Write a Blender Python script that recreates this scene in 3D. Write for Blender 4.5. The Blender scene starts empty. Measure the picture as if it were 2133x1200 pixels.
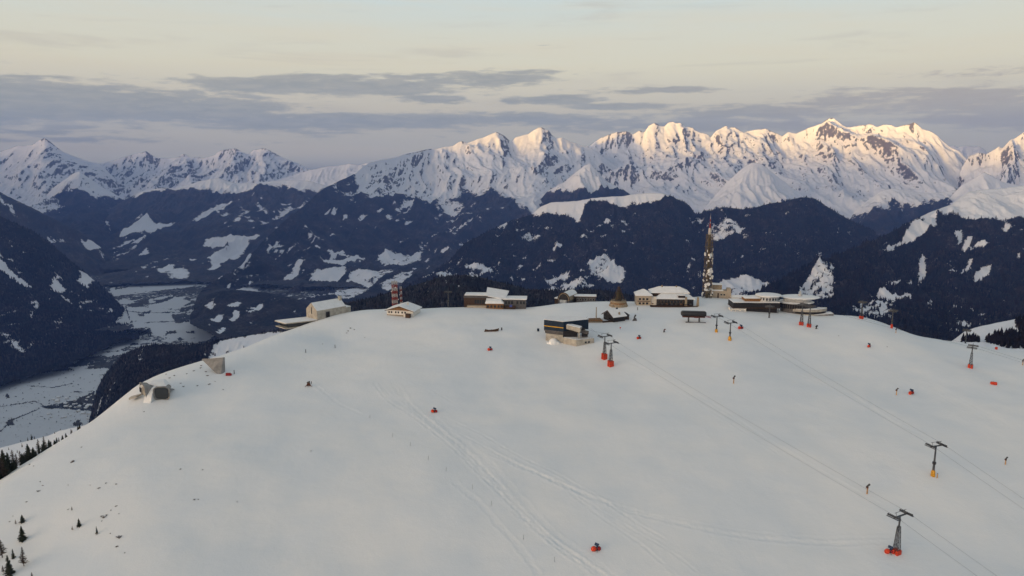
import bpy, bmesh, math, random
import numpy as np
from mathutils import Vector, Matrix

# ------------------------------------------------------------------ camera, sky, sun, exposure
SC = bpy.context.scene
COL = SC.collection
F = 1523.0                       # focal length in photograph pixels (2133 wide)
CX, CY = 1066.5, 600.0
PITCH = math.atan(275.0 / F)     # the drone looks slightly down
CAMZ = 120.0
cp, sp = math.cos(PITCH), math.sin(PITCH)

cam_d = bpy.data.cameras.new("camera")
cam_d.sensor_width = 36.0
cam_d.lens = 36.0 * F / 2133.0
cam_d.clip_start = 1.0
cam_d.clip_end = 300000.0
cam = bpy.data.objects.new("camera", cam_d)
COL.objects.link(cam)
cam.location = (0, 0, CAMZ)
cam.rotation_euler = (math.pi / 2 - PITCH, 0, 0)
SC.camera = cam

SC.view_settings.view_transform = 'Standard'
SC.view_settings.look = 'None'
SC.view_settings.exposure = 1.05
SC.view_settings.gamma = 1.0
SC.cycles.use_denoising = True
SC.cycles.use_adaptive_sampling = False
SC.cycles.max_bounces = 4
SC.cycles.diffuse_bounces = 2
SC.cycles.volume_bounces = 0
SC.cycles.transparent_max_bounces = 6
SC.render.film_transparent = False

SUN_EL = math.radians(2.1)
SUN_DIR = Vector((-0.79, -0.61, 0.0)).normalized()
SUN_DIR = Vector((SUN_DIR.x * math.cos(SUN_EL), SUN_DIR.y * math.cos(SUN_EL), math.sin(SUN_EL)))
sun_d = bpy.data.lights.new("sun", 'SUN')
sun_d.energy = 5.0
sun_d.angle = math.radians(1.4)
sun_d.color = (1.0, 0.54, 0.085)
sun = bpy.data.objects.new("sun", sun_d)
COL.objects.link(sun)
sun.rotation_euler = SUN_DIR.to_track_quat('Z', 'Y').to_euler()

# ---- world: evening sky, thin high veil, one grey bank of streaky cloud low over the mountains
W = bpy.data.worlds.new("World")
SC.world = W
W.use_nodes = True
nt = W.node_tree
for n in list(nt.nodes):
    nt.nodes.remove(n)

class G:
    """tiny node-graph helper"""
    def __init__(s, tree): s.t = tree
    def n(s, typ, **kw):
        nd = s.t.nodes.new(typ)
        for k, v in kw.items(): setattr(nd, k, v)
        return nd
    def put(s, sock, v):
        if v is None: return
        if isinstance(v, bpy.types.NodeSocket): s.t.links.new(v, sock)
        else: sock.default_value = v
    def m(s, op, a, b=None, c=None, clamp=False):
        nd = s.n('ShaderNodeMath', operation=op, use_clamp=clamp)
        s.put(nd.inputs[0], a); s.put(nd.inputs[1], b); s.put(nd.inputs[2], c)
        return nd.outputs[0]
    def vm(s, op, a, b=None, out=0):
        nd = s.n('ShaderNodeVectorMath', operation=op)
        s.put(nd.inputs[0], a); s.put(nd.inputs[1], b)
        return nd.outputs[out]
    def mix(s, f, a, b, blend='MIX'):
        nd = s.n('ShaderNodeMix', data_type='RGBA', blend_type=blend)
        s.put(nd.inputs[0], f); s.put(nd.inputs[6], a); s.put(nd.inputs[7], b)
        return nd.outputs[2]
    def ss(s, v, lo, hi, a=0.0, b=1.0):
        nd = s.n('ShaderNodeMapRange', interpolation_type='SMOOTHSTEP')
        s.put(nd.inputs[0], v); s.put(nd.inputs[1], lo); s.put(nd.inputs[2], hi)
        s.put(nd.inputs[3], a); s.put(nd.inputs[4], b)
        return nd.outputs[0]
    def noise(s, vec, scale, detail=4.0, rough=0.55, dist=0.0):
        nd = s.n('ShaderNodeTexNoise')
        s.put(nd.inputs['Vector'], vec); s.put(nd.inputs['Scale'], scale)
        s.put(nd.inputs['Detail'], detail); s.put(nd.inputs['Roughness'], rough)
        s.put(nd.inputs['Distortion'], dist)
        return nd.outputs[0]
    def ramp(s, f, stops, interp='LINEAR'):
        nd = s.n('ShaderNodeValToRGB')
        cr = nd.color_ramp
        cr.interpolation = interp
        while len(cr.elements) < len(stops): cr.elements.new(0.5)
        for e, (p, c) in zip(cr.elements, stops):
            e.position = p; e.color = (c[0], c[1], c[2], 1)
        s.put(nd.inputs[0], f)
        return nd.outputs[0]
    def xyz(s, x, y, z):
        nd = s.n('ShaderNodeCombineXYZ')
        s.put(nd.inputs[0], x); s.put(nd.inputs[1], y); s.put(nd.inputs[2], z)
        return nd.outputs[0]

def srgb(r, g, b):
    def f(c):
        c /= 255.0
        return c / 12.92 if c <= 0.04045 else ((c + 0.055) / 1.055) ** 2.4
    return (f(r), f(g), f(b), 1.0)

g = G(nt)
tc = g.n('ShaderNodeTexCoord').outputs['Generated']
dirn = g.vm('NORMALIZE', tc)
sep = g.n('ShaderNodeSeparateXYZ'); g.put(sep.inputs[0], dirn)
dx, dy_, dz_ = sep.outputs
el = g.m('ARCSINE', dz_)
az = g.m('ARCTAN2', dx, dy_)
sky = g.n('ShaderNodeTexSky', sky_type='NISHITA')
sky.sun_disc = False
sky.sun_elevation = SUN_EL
sky.sun_rotation = math.atan2(SUN_DIR.x, SUN_DIR.y)
sky.altitude = 2300
nish = g.mix(1.0, sky.outputs[0], (0.10, 0.10, 0.10, 1), 'MULTIPLY')
# high veil of cirrus: its colour follows the height above the horizon
elr = g.m('MULTIPLY', el, 1.0 / 0.8, clamp=True)
veil = g.ramp(elr, [(0.0, srgb(196, 192, 178)[:3]), (0.04, srgb(205, 196, 176)[:3]), (0.075, srgb(212, 200, 176)[:3]), (0.10, srgb(214, 204, 182)[:3]),
                    (0.14, srgb(222, 214, 188)[:3]), (0.19, srgb(216, 213, 194)[:3]), (0.26, srgb(199, 213, 213)[:3]),
                    (0.45, srgb(165, 177, 184)[:3]), (1.0, srgb(142, 152, 160)[:3])])
sv = g.xyz(g.m('MULTIPLY', az, 2.2), g.m('MULTIPLY', el, 26.0), 0.0)
wisp = g.noise(sv, 1.3, 5.0, 0.55, 0.4)
veil = g.mix(g.ss(wisp, 0.42, 0.66, 0.0, 0.30), veil, srgb(222, 207, 178))
wisp2 = g.noise(g.vm('ADD', sv, (7.3, 2.1, 0)), 1.9, 5.0, 0.6, 0.5)
veil = g.mix(g.ss(wisp2, 0.52, 0.74, 0.0, 0.36), veil, srgb(186, 176, 162))
base = g.mix(0.86, nish, veil)
# the grey bank: a few long low clouds, each with its own bearing and height in the sky, broken up by noise
cv = g.xyz(g.m('MULTIPLY', az, 9.0), g.m('MULTIPLY', el, 62.0), 3.7)
c1 = g.noise(cv, 1.0, 6.0, 0.6, 0.35)
c2 = g.noise(g.vm('ADD', cv, (11.0, 4.0, 0)), 3.3, 5.0, 0.62, 0.3)
tot = None
for bx, by, bw, bh, bs in [(40, 206, 270, 36, 1.0), (330, 216, 230, 32, .95), (545, 178, 150, 17, 1.0), (770, 180, 190, 20, 1.0), (980, 168, 190, 20, .75), (1090, 152, 120, 12, .55),
                           (700, 254, 380, 20, .95), (1060, 250, 280, 17, .85), (890, 206, 70, 9, .9), (1066, 212, 24, 7, .8), (1155, 209, 75, 11, .9), (1390, 187, 130, 9, .8), (1290, 221, 120, 8, .8),
                           (1600, 236, 260, 20, .75), (1980, 212, 260, 26, .85), (1500, 262, 420, 15, .7), (2060, 150, 170, 11, .55), (1170, 95, 60, 7, .35), (260, 292, 300, 8, .45), (60, 264, 60, 5, .5), (-400, 215, 330, 40, 1.0), (2600, 215, 500, 40, .9)]:
    rx_, ry_, rz_ = (bx - CX) / F, cp + (CY - by) / F * sp, -sp + (CY - by) / F * cp
    a0_ = math.atan2(rx_, ry_); e0_ = math.atan2(rz_, math.hypot(rx_, ry_))
    ux = g.m('MULTIPLY', g.m('SUBTRACT', az, a0_), F / bw * .80); uy = g.m('MULTIPLY', g.m('SUBTRACT', el, e0_), F / bh * .95)
    q_ = g.m('ADD', g.m('MULTIPLY', ux, ux), g.m('MULTIPLY', uy, uy))
    q_ = g.m('MULTIPLY', g.m('POWER', 2.718, g.m('MULTIPLY', q_, -0.8)), bs)
    tot = q_ if tot is None else g.m('MAXIMUM', tot, q_)
dens = g.m('ADD', g.m('MULTIPLY', g.m('SUBTRACT', c1, 0.5), 1.6), g.m('MULTIPLY', g.m('SUBTRACT', c2, 0.5), 1.1))
cm = g.ss(g.m('ADD', tot, dens), 0.34, 0.70)
cm = g.m('MULTIPLY', cm, g.ss(tot, 0.02, 0.22))
ccol = g.mix(g.ss(az, 0.05, 0.55), srgb(145, 147, 143), srgb(170, 160, 148))
ccol = g.mix(g.ss(c2, .35, .7, 0, .5), ccol, srgb(180, 174, 160))
base = g.mix(g.m('MULTIPLY', cm, 0.92), base, ccol)
# afterglow round the low sun
glow = g.m('MAXIMUM', g.vm('DOT_PRODUCT', dirn, tuple(SUN_DIR), out=1), 0.0)
glow = g.m('MULTIPLY', g.m('POWER', glow, 12.0), g.ss(el, 0.34, 0.03))
gl = g.mix(1.0, (35.0, 24.8, 15.5, 1), g.xyz(glow, glow, glow), 'MULTIPLY')
base = g.mix(1.0, base, gl, 'ADD')
# land below the horizon (only ever seen by bounced light)
base = g.mix(g.ss(el, 0.0, -0.03), base, srgb(120, 125, 135))
bg = g.n('ShaderNodeBackground'); g.put(bg.inputs[0], base); bg.inputs[1].default_value = 0.62
g.t.links.new(bg.outputs[0], g.n('ShaderNodeOutputWorld').inputs[0])

# ------------------------------------------------------------------ naming helpers
def tag(o, label=None, cat=None, group=None, kind=None):
    if label: o["label"] = label
    if cat: o["category"] = cat
    if group: o["group"] = group
    if kind: o["kind"] = kind
    return o

def empty(name, loc, rz=0.0, label=None, cat=None, group=None):
    o = bpy.data.objects.new(name, None)
    o.empty_display_size = 1
    COL.objects.link(o)
    o.location = loc
    o.rotation_euler = (0, 0, rz)
    return tag(o, label, cat, group)

# ------------------------------------------------------------------ noise
def _hash(ix, iy, seed):
    h = (ix.astype(np.int64) * 374761393 + iy.astype(np.int64) * 668265263 + seed * 974711) & 0xffffffff
    h = ((h ^ (h >> 13)) * 1274126177) & 0xffffffff
    return h ^ (h >> 16)

def perlin(x, y, seed=0):
    ix = np.floor(x); iy = np.floor(y)
    fx = x - ix; fy = y - iy
    u = fx * fx * fx * (fx * (fx * 6 - 15) + 10)
    v = fy * fy * fy * (fy * (fy * 6 - 15) + 10)
    def gr(a, b, ddx, ddy):
        ang = (_hash(ix + a, iy + b, seed) & 0xffff) * (2 * math.pi / 65536.0)
        return np.cos(ang) * ddx + np.sin(ang) * ddy
    a = gr(0, 0, fx, fy); b = gr(1, 0, fx - 1, fy)
    c = gr(0, 1, fx, fy - 1); d = gr(1, 1, fx - 1, fy - 1)
    return (a + (b - a) * u + (c - a) * v + (a - b - c + d) * u * v) * 1.5

def fbm(x, y, oct=4, seed=0, gain=0.5):
    s = np.zeros_like(x); a = 1.0; n = 0.0
    for i in range(oct):
        s += a * perlin(x, y, seed + i * 17); n += a
        a *= gain; x = x * 2.03 + 5.1; y = y * 2.03 - 3.7
    return s / n

def ridged(x, y, oct=5, seed=0, gain=0.5):
    s = np.zeros_like(x); a = 1.0; n = 0.0; w = np.ones_like(x)
    for i in range(oct):
        r = 1.0 - np.abs(perlin(x, y, seed + i * 17)) * 1.6
        r = np.clip(r, 0, 1) ** 2
        s += a * r * w; n += a
        w = np.clip(r * 1.6, 0.15, 1)
        a *= gain; x = x * 2.07 + 1.3; y = y * 2.07 + 7.9
    return s / n

def sstep(a, b, x):
    t = np.clip((x - a) / (b - a), 0, 1)
    return t * t * (3 - 2 * t)

def ray(px, py):
    v = (CY - py) / F
    return (px - CX) / F, cp + v * sp, -sp + v * cp

def at(px, py, Y):
    a, b, c = ray(px, py)
    return np.stack([a / b * Y, Y + 0 * a, CAMZ + c / b * Y], -1)

def grid_mesh(name, P, attrs=None, mat=None, smooth=True):
    """P: rows x cols x 3 -> one mesh object"""
    nr, nc = P.shape[:2]
    me = bpy.data.meshes.new(name)
    me.vertices.add(nr * nc)
    me.vertices.foreach_set("co", P.reshape(-1).astype(np.float32))
    i = np.arange(nr * nc).reshape(nr, nc)
    q = np.stack([i[:-1, :-1], i[:-1, 1:], i[1:, 1:], i[1:, :-1]], -1).reshape(-1, 4)
    a = P[0, 0]; b = P[0, 1]; c = P[1, 0]
    if np.cross(b - a, c - a)[2] < 0: pass
    nq = len(q)
    # make faces look up
    m = nr // 2; k = nc // 2
    nn = np.cross(P[m, k + 1] - P[m, k], P[m + 1, k + 1] - P[m, k])
    if nn[2] < 0: q = q[:, ::-1]
    me.loops.add(nq * 4)
    me.loops.foreach_set("vertex_index", q.reshape(-1).astype(np.int32))
    me.polygons.add(nq)
    me.polygons.foreach_set("loop_start", np.arange(0, nq * 4, 4, dtype=np.int32))
    me.polygons.foreach_set("loop_total", np.full(nq, 4, dtype=np.int32))
    me.update(calc_edges=True)
    me.polygons.foreach_set("use_smooth", np.full(nq, smooth))
    for k, v in (attrs or {}).items():
        at_ = me.attributes.new(k, 'FLOAT', 'POINT')
        at_.data.foreach_set("value", v.reshape(-1).astype(np.float32))
    if mat: me.materials.append(mat)
    o = bpy.data.objects.new(name, me)
    COL.objects.link(o)
    return o

def pinpoly(px, py, poly):
    inside = np.zeros(px.shape, bool)
    n = len(poly)
    for i in range(n):
        x1, y1 = poly[i]; x2, y2 = poly[(i + 1) % n]
        if y1 == y2: continue
        c = ((y1 > py) != (y2 > py)) & (px < (x2 - x1) * (py - y1) / (y2 - y1) + x1)
        inside ^= c
    return inside

def interp(x, pts):
    pts = sorted(pts)
    return np.interp(x, [p[0] for p in pts], [p[1] for p in pts])
VZ = -1420.0
# ------------------------------------------------------------------ land materials
def new_mat(name):
    m = bpy.data.materials.new(name)
    m.use_nodes = True
    t = m.node_tree
    for n in list(t.nodes): t.nodes.remove(n)
    gg = G(t)
    out = gg.n('ShaderNodeOutputMaterial')
    b = gg.n('ShaderNodeBsdfPrincipled')
    t.links.new(b.outputs[0], out.inputs[0])
    b.inputs['Roughness'].default_value = 0.8
    b.inputs['Specular IOR Level'].default_value = 0.15
    return m, gg, b

def land_mat(name, cell=45.0, snow=(0.80, 0.81, 0.84, 1), forest=(0.010, 0.013, 0.019, 1), forest2=(0.034, 0.026, 0.028, 1), hard=0.95):
    m, gg, b = new_mat(name)
    pos = gg.n('ShaderNodeNewGeometry').outputs['Position']
    fa = gg.n('ShaderNodeAttribute', attribute_name='forest').outputs['Fac']
    ra = gg.n('ShaderNodeAttribute', attribute_name='rock').outputs['Fac']
    n1 = gg.noise(pos, 1.0 / cell, 3.0, 0.65)
    n2 = gg.noise(pos, 1.0 / (cell * 5), 4.0, 0.6)
    n3 = gg.noise(gg.vm('MULTIPLY', pos, (1, 1, 0.35)), 1.0 / (cell * 2.2), 5.0, 0.7)
    f = gg.m('ADD', fa, gg.m('MULTIPLY', gg.m('SUBTRACT', n1, 0.5), hard * 1.5))
    f = gg.m('ADD', f, gg.m('MULTIPLY', gg.m('SUBTRACT', n2, 0.5), hard * 0.7))
    f = gg.ss(f, 0.42, 0.58)
    n4 = gg.noise(gg.vm('MULTIPLY', pos, (1, 0.4, 0.4)), 1.0 / (cell * 0.8), 3.0, 0.7)
    r = gg.ss(gg.m('ADD', gg.m('ADD', ra, gg.m('MULTIPLY', gg.m('SUBTRACT', n3, 0.5), 1.2)), gg.m('MULTIPLY', gg.m('SUBTRACT', n4, 0.5), 1.7)), 0.52, 0.70)
    fc = gg.mix(gg.ss(n2, 0.40, 0.66), forest, forest2)
    fc = gg.mix(gg.ss(gg.m('ADD', n1, gg.m('MULTIPLY', gg.m('SUBTRACT', n2, .5), .5)), 0.58, 0.76, 0.0, 0.22), fc, (0.30, 0.31, 0.34, 1))   # snow caught in the crowns
    sn = gg.mix(gg.ss(n2, 0.35, 0.7, 0.0, 0.35), snow, (snow[0] * .9, snow[1] * .9, snow[2] * .9, 1))
    rc = gg.mix(n3, (0.045, 0.045, 0.052, 1), (0.16, 0.14, 0.125, 1))
    c = gg.mix(r, sn, rc)
    c = gg.mix(f, c, fc)
    gg.put(b.inputs['Base Color'], c)
    bp = gg.n('ShaderNodeBump')
    bp.inputs['Strength'].default_value = 0.5
    bp.inputs['Distance'].default_value = cell * 0.35
    gg.put(bp.inputs['Height'], gg.m('ADD', gg.m('MULTIPLY', n3, 1.0), gg.m('MULTIPLY', n1, gg.m('MULTIPLY', f, 1.6))))
    gg.t.links.new(bp.outputs[0], b.inputs['Normal'])
    return m

M_FAR = land_mat("far_alpine_land", 60.0)
M_MID = land_mat("forest_mountain_land", 32.0, forest=(0.006, 0.009, 0.016, 1), forest2=(0.024, 0.018, 0.021, 1))
M_NEAR = land_mat("wooded_hill_land", 16.0)
M_PALE = land_mat("painted_haze_land", 60.0, forest=(0.026, 0.030, 0.040, 1), forest2=(0.052, 0.043, 0.044, 1))  # forest colours lightened, painting distance haze into these far slopes
M_VAL = land_mat("valley_land", 40.0, snow=(0.60, 0.62, 0.64, 1), forest=(0.03, 0.034, 0.04, 1), forest2=(0.06, 0.055, 0.05, 1), hard=.85)  # snow colour darkened to carry the valley's shade and haze

# ------------------------------------------------------------------ mountains: every mass is a real hill with its own distance, face and back
PATCHES = {}   # mass name -> [(strength, polygon)]
def patch(names, s, *poly):
    for n in names.split(): PATCHES.setdefault(n, []).append((s, poly))
TERR = {}

def mass(name, crest, foot, Dc, Df, k=1.3, step=2.0, nrow=200, amp=120., lam=900., lam_y=2.2, tree=None, tree_w=8.,
         mat=None, fuzz=0.0, rock=0.0, seed=1, jag=0.0, back=0.7, label=None, rockline=None, oname=None, taper=0.12, streaks=1.0):
    x0, x1 = min(p[0] for p in crest), max(p[0] for p in crest)
    xs = np.arange(x0, x1 + step, step)
    col = lambda v: interp(xs, v) if isinstance(v, (list, tuple)) else np.full_like(xs, float(v))
    yc, yf, dc, df = col(crest), col(foot), col(Dc), col(Df)
    _, _b, _c = ray(xs, yf)
    df = np.minimum(df, np.where(_c < -0.02, (VZ + 45 - CAMZ) / np.minimum(_c / _b, -0.02), 1e9))
    rng = np.random.RandomState(seed)
    if jag: yc = yc + jag * fbm(xs / 22.0, xs * 0 + seed, 4, seed, 0.6)
    t = (np.arange(nrow) / (nrow - 1.0))[:, None]
    PX = np.repeat(xs[None], nrow, 0)
    def smo(v, w):
        k = max(1, int(w / step)); q = np.pad(v, k, mode='edge')
        return np.convolve(q, np.hanning(2 * k + 3)[1:-1] / np.hanning(2 * k + 3).sum(), 'valid')
    y1, y2 = smo(yc, 16), smo(yc, 70)
    PY = y2[None] + (yf - y2)[None] * t + (yc - y1)[None] * np.exp(-t / 0.03) + (y1 - y2)[None] * np.exp(-t / 0.16)
    Y = dc[None] + (df - dc)[None] * t ** k
    _, rb_, rc_ = ray(PX, PY)
    sl_ = rc_ / rb_
    lim = np.where(sl_ < -0.04, (VZ + 40 + 120 * (1 - t) - CAMZ) / np.minimum(sl_, -0.04), 1e9)
    Y = np.minimum(Y, lim) if name == 'main_range_w' else Y
    P = at(PX, PY, Y)
    X_, Y_ = P[..., 0], P[..., 1]
    wx = fbm(X_ / (lam * 1.7), Y_ / (lam * 1.7), 3, seed + 50) * lam * 0.55
    wy = fbm(X_ / (lam * 1.7) + 9, Y_ / (lam * 1.7), 3, seed + 70) * lam * 0.55
    R = ridged((X_ + wx) / lam, (Y_ + wy) / (lam * lam_y), 5, seed + 3, 0.5)
    Q = ridged((X_ + wx * .6) / (lam * .34), (Y_ + wy * .6) / (lam * 1.15), 5, seed + 9, 0.58)
    S = ridged((X_ + wx * .3) / (lam * .11), (Y_ + wy * .3) / (lam * .33), 4, seed + 13, 0.6)
    tp = sstep(0, taper, t) * (1 - 0.9 * sstep(0.42, .88, t))
    tq = sstep(0, taper * .6, t) * (1 - .75 * sstep(.45, .9, t))
    N = (R - 0.42) * amp * tp + (Q - 0.4) * amp * 0.42 * tq + (S - .4) * amp * .13 * (.25 + tq)
    P[..., 2] += N
    def box(v, kx, ky):
        c = np.cumsum(np.pad(v, ((0, 0), (kx + 1, kx)), mode='edge'), 1); v = (c[:, 2 * kx + 1:] - c[:, :-2 * kx - 1]) / (2 * kx + 1)
        c = np.cumsum(np.pad(v, ((ky + 1, ky), (0, 0)), mode='edge'), 0); return (c[2 * ky + 1:] - c[:-2 * ky - 1]) / (2 * ky + 1)
    # land cover of every point of the ground
    forest = np.zeros_like(PX)
    if tree is not None:
        tl = interp(xs, tree) if isinstance(tree, (list, tuple)) else np.full_like(xs, float(tree))
        nz = fbm(PX / 34.0, PY / 26.0, 4, seed + 90, 0.6) * tree_w * 1.5 + (R - 0.45) * tree_w * -1.6
        forest = sstep(-tree_w, tree_w, PY - tl[None] + nz)
    jx = fbm(PX / 12.0, PY / 8.0, 3, seed + 7, .6) * 6.0
    jy = fbm(PX / 12.0 + 40, PY / 8.0, 3, seed + 8, .6) * 3.6
    for s, poly in PATCHES.get(name, []):
        bx = [p[0] for p in poly]; by = [p[1] for p in poly]
        c0 = max(0, int((min(bx) - 14 - x0) / step)); c1 = min(len(xs), int((max(bx) + 14 - x0) / step) + 2)
        if c1 <= c0: continue
        sl = (slice(None), slice(c0, c1))
        ins = pinpoly(PX[sl] + jx[sl], PY[sl] + jy[sl], poly)
        if s >= 0:
            v = 1.0 - s
            if 0 < s < 1:
                stripe = fbm(PX[sl] / 26.0, PY[sl] / 3.2, 3, seed + 77, .6)
                v = np.clip(0.5 - (s - 0.5) * 0.9 + stripe * 1.1, 0, 1)
            forest[sl] = np.where(ins, np.minimum(forest[sl], v), forest[sl])
        else:
            forest[sl] = np.where(ins, np.maximum(forest[sl], -s), forest[sl])
    if tree is not None or name == 'knoll':
        streak = ridged((X_ + wx * .5) / (lam * .16), (Y_ + wy * .5) / (lam * .62), 4, seed + 21, .6)
        where = sstep(-.12, .30, fbm(X_ / (lam * .8), Y_ / (lam * 1.3), 3, seed + 25))
        forest = forest - .80 * sstep(.46, .70, streak) * where * streaks
    if tree is not None or name in PATCHES: forest = box(forest, 2, 1)
    if fuzz:
        P[..., 2] += fuzz * rng.rand(*PX.shape) * sstep(0.3, 0.7, forest) * sstep(0.0, 0.02, t + 0.004)
    dX = np.gradient(P, axis=1); dY = np.gradient(P, axis=0)
    nrm = np.cross(dX, dY); nrm /= np.linalg.norm(nrm, axis=-1, keepdims=True) + 1e-9
    nz_ = np.abs(nrm[..., 2])
    steep = nz_ + .16 * (1 - sstep(-.25, .35, nrm[..., 0] * np.sign(nrm[..., 2])))
    rel = steep - box(steep, 45, 16)
    q1, q2 = np.quantile(rel[2:int(nrow * .55)], [.14 * rock, .48 * rock]) if rock > 0 else (-1, -.9)
    rk = sstep(q2, q1, rel) * min(.72, rock * .95)
    if rockline is not None:
        rl = interp(xs, rockline) if isinstance(rockline, (list, tuple)) else np.full_like(xs, float(rockline))
        rk = rk * (0.35 + 0.65 * sstep(40, -30, PY - rl[None])) + rock * 0.12 * sstep(10, -30, PY - rl[None]) * (Q > 0.5)
    # the back of the hill
    nb = 14
    s_ = (np.arange(nb, 0, -1) / nb)[:, None]
    dep = 0.22 * dc[None] * s_
    B = np.empty((nb, len(xs), 3))
    B[..., 0] = P[0, :, 0][None] * (1 + 0.22 * s_)
    B[..., 1] = dc[None] + dep
    B[..., 2] = P[0, :, 2][None] - dep * back + fbm(B[..., 0] / lam, B[..., 1] / lam, 4, seed + 5) * amp * .6 * np.minimum(1, s_ * 4)
    PP = np.concatenate([B, P], 0)
    fo = np.concatenate([np.repeat(forest[:1], nb, 0), forest], 0)
    ro = np.concatenate([np.repeat(rk[:1], nb, 0), rk], 0)
    o = grid_mesh(oname or name, PP, {'forest': fo, 'rock': ro}, mat)
    tag(o, label, None, None, 'structure')
    TERR[name] = (xs, PX, PY, P, forest)
    return o
# ---- open meadows and clearings of the middle distance
A = 'main_range_w north_ridge'
patch(A, 1, (667, 543), (703, 520), (743, 523), (760, 530), (723, 550), (673, 553))
patch(A, 1, (650, 563), (667, 560), (677, 573), (720, 563), (723, 573), (683, 583), (650, 580))
patch(A, 1, (620, 610), (637, 593), (683, 583), (677, 597), (640, 606), (623, 618))
patch(A, .62, (693, 590), (733, 573), (813, 563), (867, 543), (870, 550), (833, 570), (787, 583), (760, 603), (727, 618), (697, 610))
patch(A, .9, (730, 580), (800, 566), (790, 576), (740, 590))
patch(A, .8, (783, 527), (813, 513), (880, 513), (877, 527), (837, 537), (800, 537))
patch(A, 1, (910, 590), (927, 577), (953, 573), (960, 577), (930, 588), (912, 594))
patch(A, .9, (873, 592), (887, 578), (905, 569), (903, 580))
patch(A, .66, (790, 590), (833, 573), (867, 567), (860, 577), (813, 603), (795, 600))
patch(A, .66, (972, 553), (983, 545), (1003, 553), (1030, 550), (1027, 563), (983, 563))
patch(A, .8, (1223, 547), (1263, 528), (1280, 543), (1287, 563), (1300, 570), (1303, 585), (1265, 590), (1227, 570))
patch(A, .75, (1150, 575), (1170, 558), (1187, 563), (1183, 575))
patch(A, .62, (1083, 483), (1100, 470), (1120, 480), (1133, 497), (1130, 510), (1100, 500))
patch(A, .62, (905, 412), (950, 403), (970, 420), (950, 437), (920, 430))
patch(A, .9, (925, 450), (932, 445), (955, 452), (950, 458))
patch(A, .9, (1003, 440), (1010, 436), (1020, 447), (1012, 449))
patch(A, .9, (800, 452), (806, 446), (822, 452), (815, 456))
patch(A, .9, (840, 428), (843, 421), (862, 424), (858, 432))
patch(A, .9, (686, 446), (695, 436), (703, 430), (700, 442))
patch(A, .9, (630, 487), (640, 485), (657, 492), (675, 505), (673, 508), (655, 500))
patch(A, .8, (618, 530), (640, 522), (668, 518), (664, 526), (640, 530))
patch(A, 1, (560, 512), (572, 500), (584, 496), (565, 513))
patch(A, 1, (493, 557), (507, 541), (543, 525), (522, 546), (500, 557))
patch(A, .9, (445, 601), (462, 585), (480, 577), (473, 588), (455, 598))
patch(A, .85, (483, 591), (510, 579), (547, 572), (536, 588), (495, 598))
patch(A, .85, (547, 594), (587, 573), (620, 553), (640, 551), (605, 577), (565, 600), (547, 604))
patch(A, .55, (1060, 600), (1130, 590), (1200, 585), (1240, 600), (1210, 612), (1100, 612))
patch(A, .6, (960, 575), (985, 566), (1010, 566), (990, 578))
rnd = random.Random(5)
def flecks(names, n, x0, x1, y0, y1, smin, smax, tilt=0.5, st=.9):
    for i in range(n):
        x, y = rnd.uniform(x0, x1), rnd.uniform(y0, y1)
        w, h = rnd.uniform(smin, smax), rnd.uniform(smin, smax) * .35
        tl = rnd.uniform(-tilt, tilt * .3)
        patch(names, st, *[(x + w * math.cos(a) * rnd.uniform(.5, 1.2), y + h * math.sin(a) * rnd.uniform(.5, 1.2) + tl * w * math.cos(a)) for a in [k * 1.0472 for k in range(6)]])
flecks('main_range_w', 70, 660, 1090, 415, 560, 3, 11)
flecks('main_range_w', 26, 425, 560, 600, 700, 3, 8, -.4)
flecks('main_range_w', 60, 560, 1090, 420, 600, 2, 5, .3)
flecks('north_ridge', 90, 980, 1320, 440, 590, 3, 10, .2)
flecks('main_range_w', 40, 480, 700, 500, 620, 4, 10, 1.0)
B_ = 'mid_range'
patch(B_, 1, (211, 468), (233, 470), (257, 466), (255, 473), (227, 477))
patch(B_, 1, (262, 467), (277, 460), (320, 463), (357, 453), (365, 450), (350, 463), (327, 477), (290, 488), (250, 499), (263, 487), (277, 476))
patch(B_, .8, (393, 447), (417, 430), (447, 412), (490, 407), (470, 421), (440, 431), (417, 441))
patch(B_, 1, (272, 514), (287, 506), (305, 503), (305, 509), (283, 515))
patch(B_, 1, (246, 524), (263, 518), (258, 527)); patch(B_, 1, (291, 528), (303, 519), (311, 523), (297, 529))
patch(B_, .9, (242, 547), (258, 545), (275, 550), (263, 558))
patch(B_, 1, (423, 503), (433, 497), (493, 493), (545, 495), (520, 507), (493, 530), (460, 540), (457, 553), (440, 562), (432, 558), (443, 550), (440, 540), (430, 533), (453, 520), (480, 510), (455, 506), (430, 508))
patch(B_, .75, (326, 563), (350, 556), (397, 562), (394, 578), (355, 578))
flecks(B_, 26, 230, 520, 480, 590, 3, 8, .4)
flecks(B_, 60, 450, 660, 400, 470, 3, 12, .4, .75)
flecks('left_mountain', 14, -20, 200, 500, 700, 2, 6, -.5, .8)
flecks('left_mountain_back', 16, 0, 220, 420, 560, 2, 8, -.5, .7)
C_ = 'left_mountain_back left_mountain'
patch('left_mountain_back', 1, (173, 497), (190, 500), (222, 517), (200, 516))
patch('left_mountain_back', .75, (0, 415), (10, 420), (25, 440), (42, 462), (30, 458), (10, 440), (0, 432))
patch('left_mountain', 1, (-60, 525), (0, 548), (27, 562), (50, 578), (67, 592), (56, 594), (20, 574), (0, 562), (-60, 540))
patch('left_mountain', .9, (160, 584), (177, 566), (188, 572), (200, 588), (193, 592), (183, 603))
patch('left_mountain', .8, (100, 597), (117, 586), (138, 600), (128, 604))
patch('left_mountain', .9, (122, 608), (130, 608), (148, 624), (142, 625)); patch('left_mountain', .9, (127, 631), (134, 632), (150, 645))
patch('left_mountain', .9, (-5, 537), (14, 538), (16, 545), (-5, 546))
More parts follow.
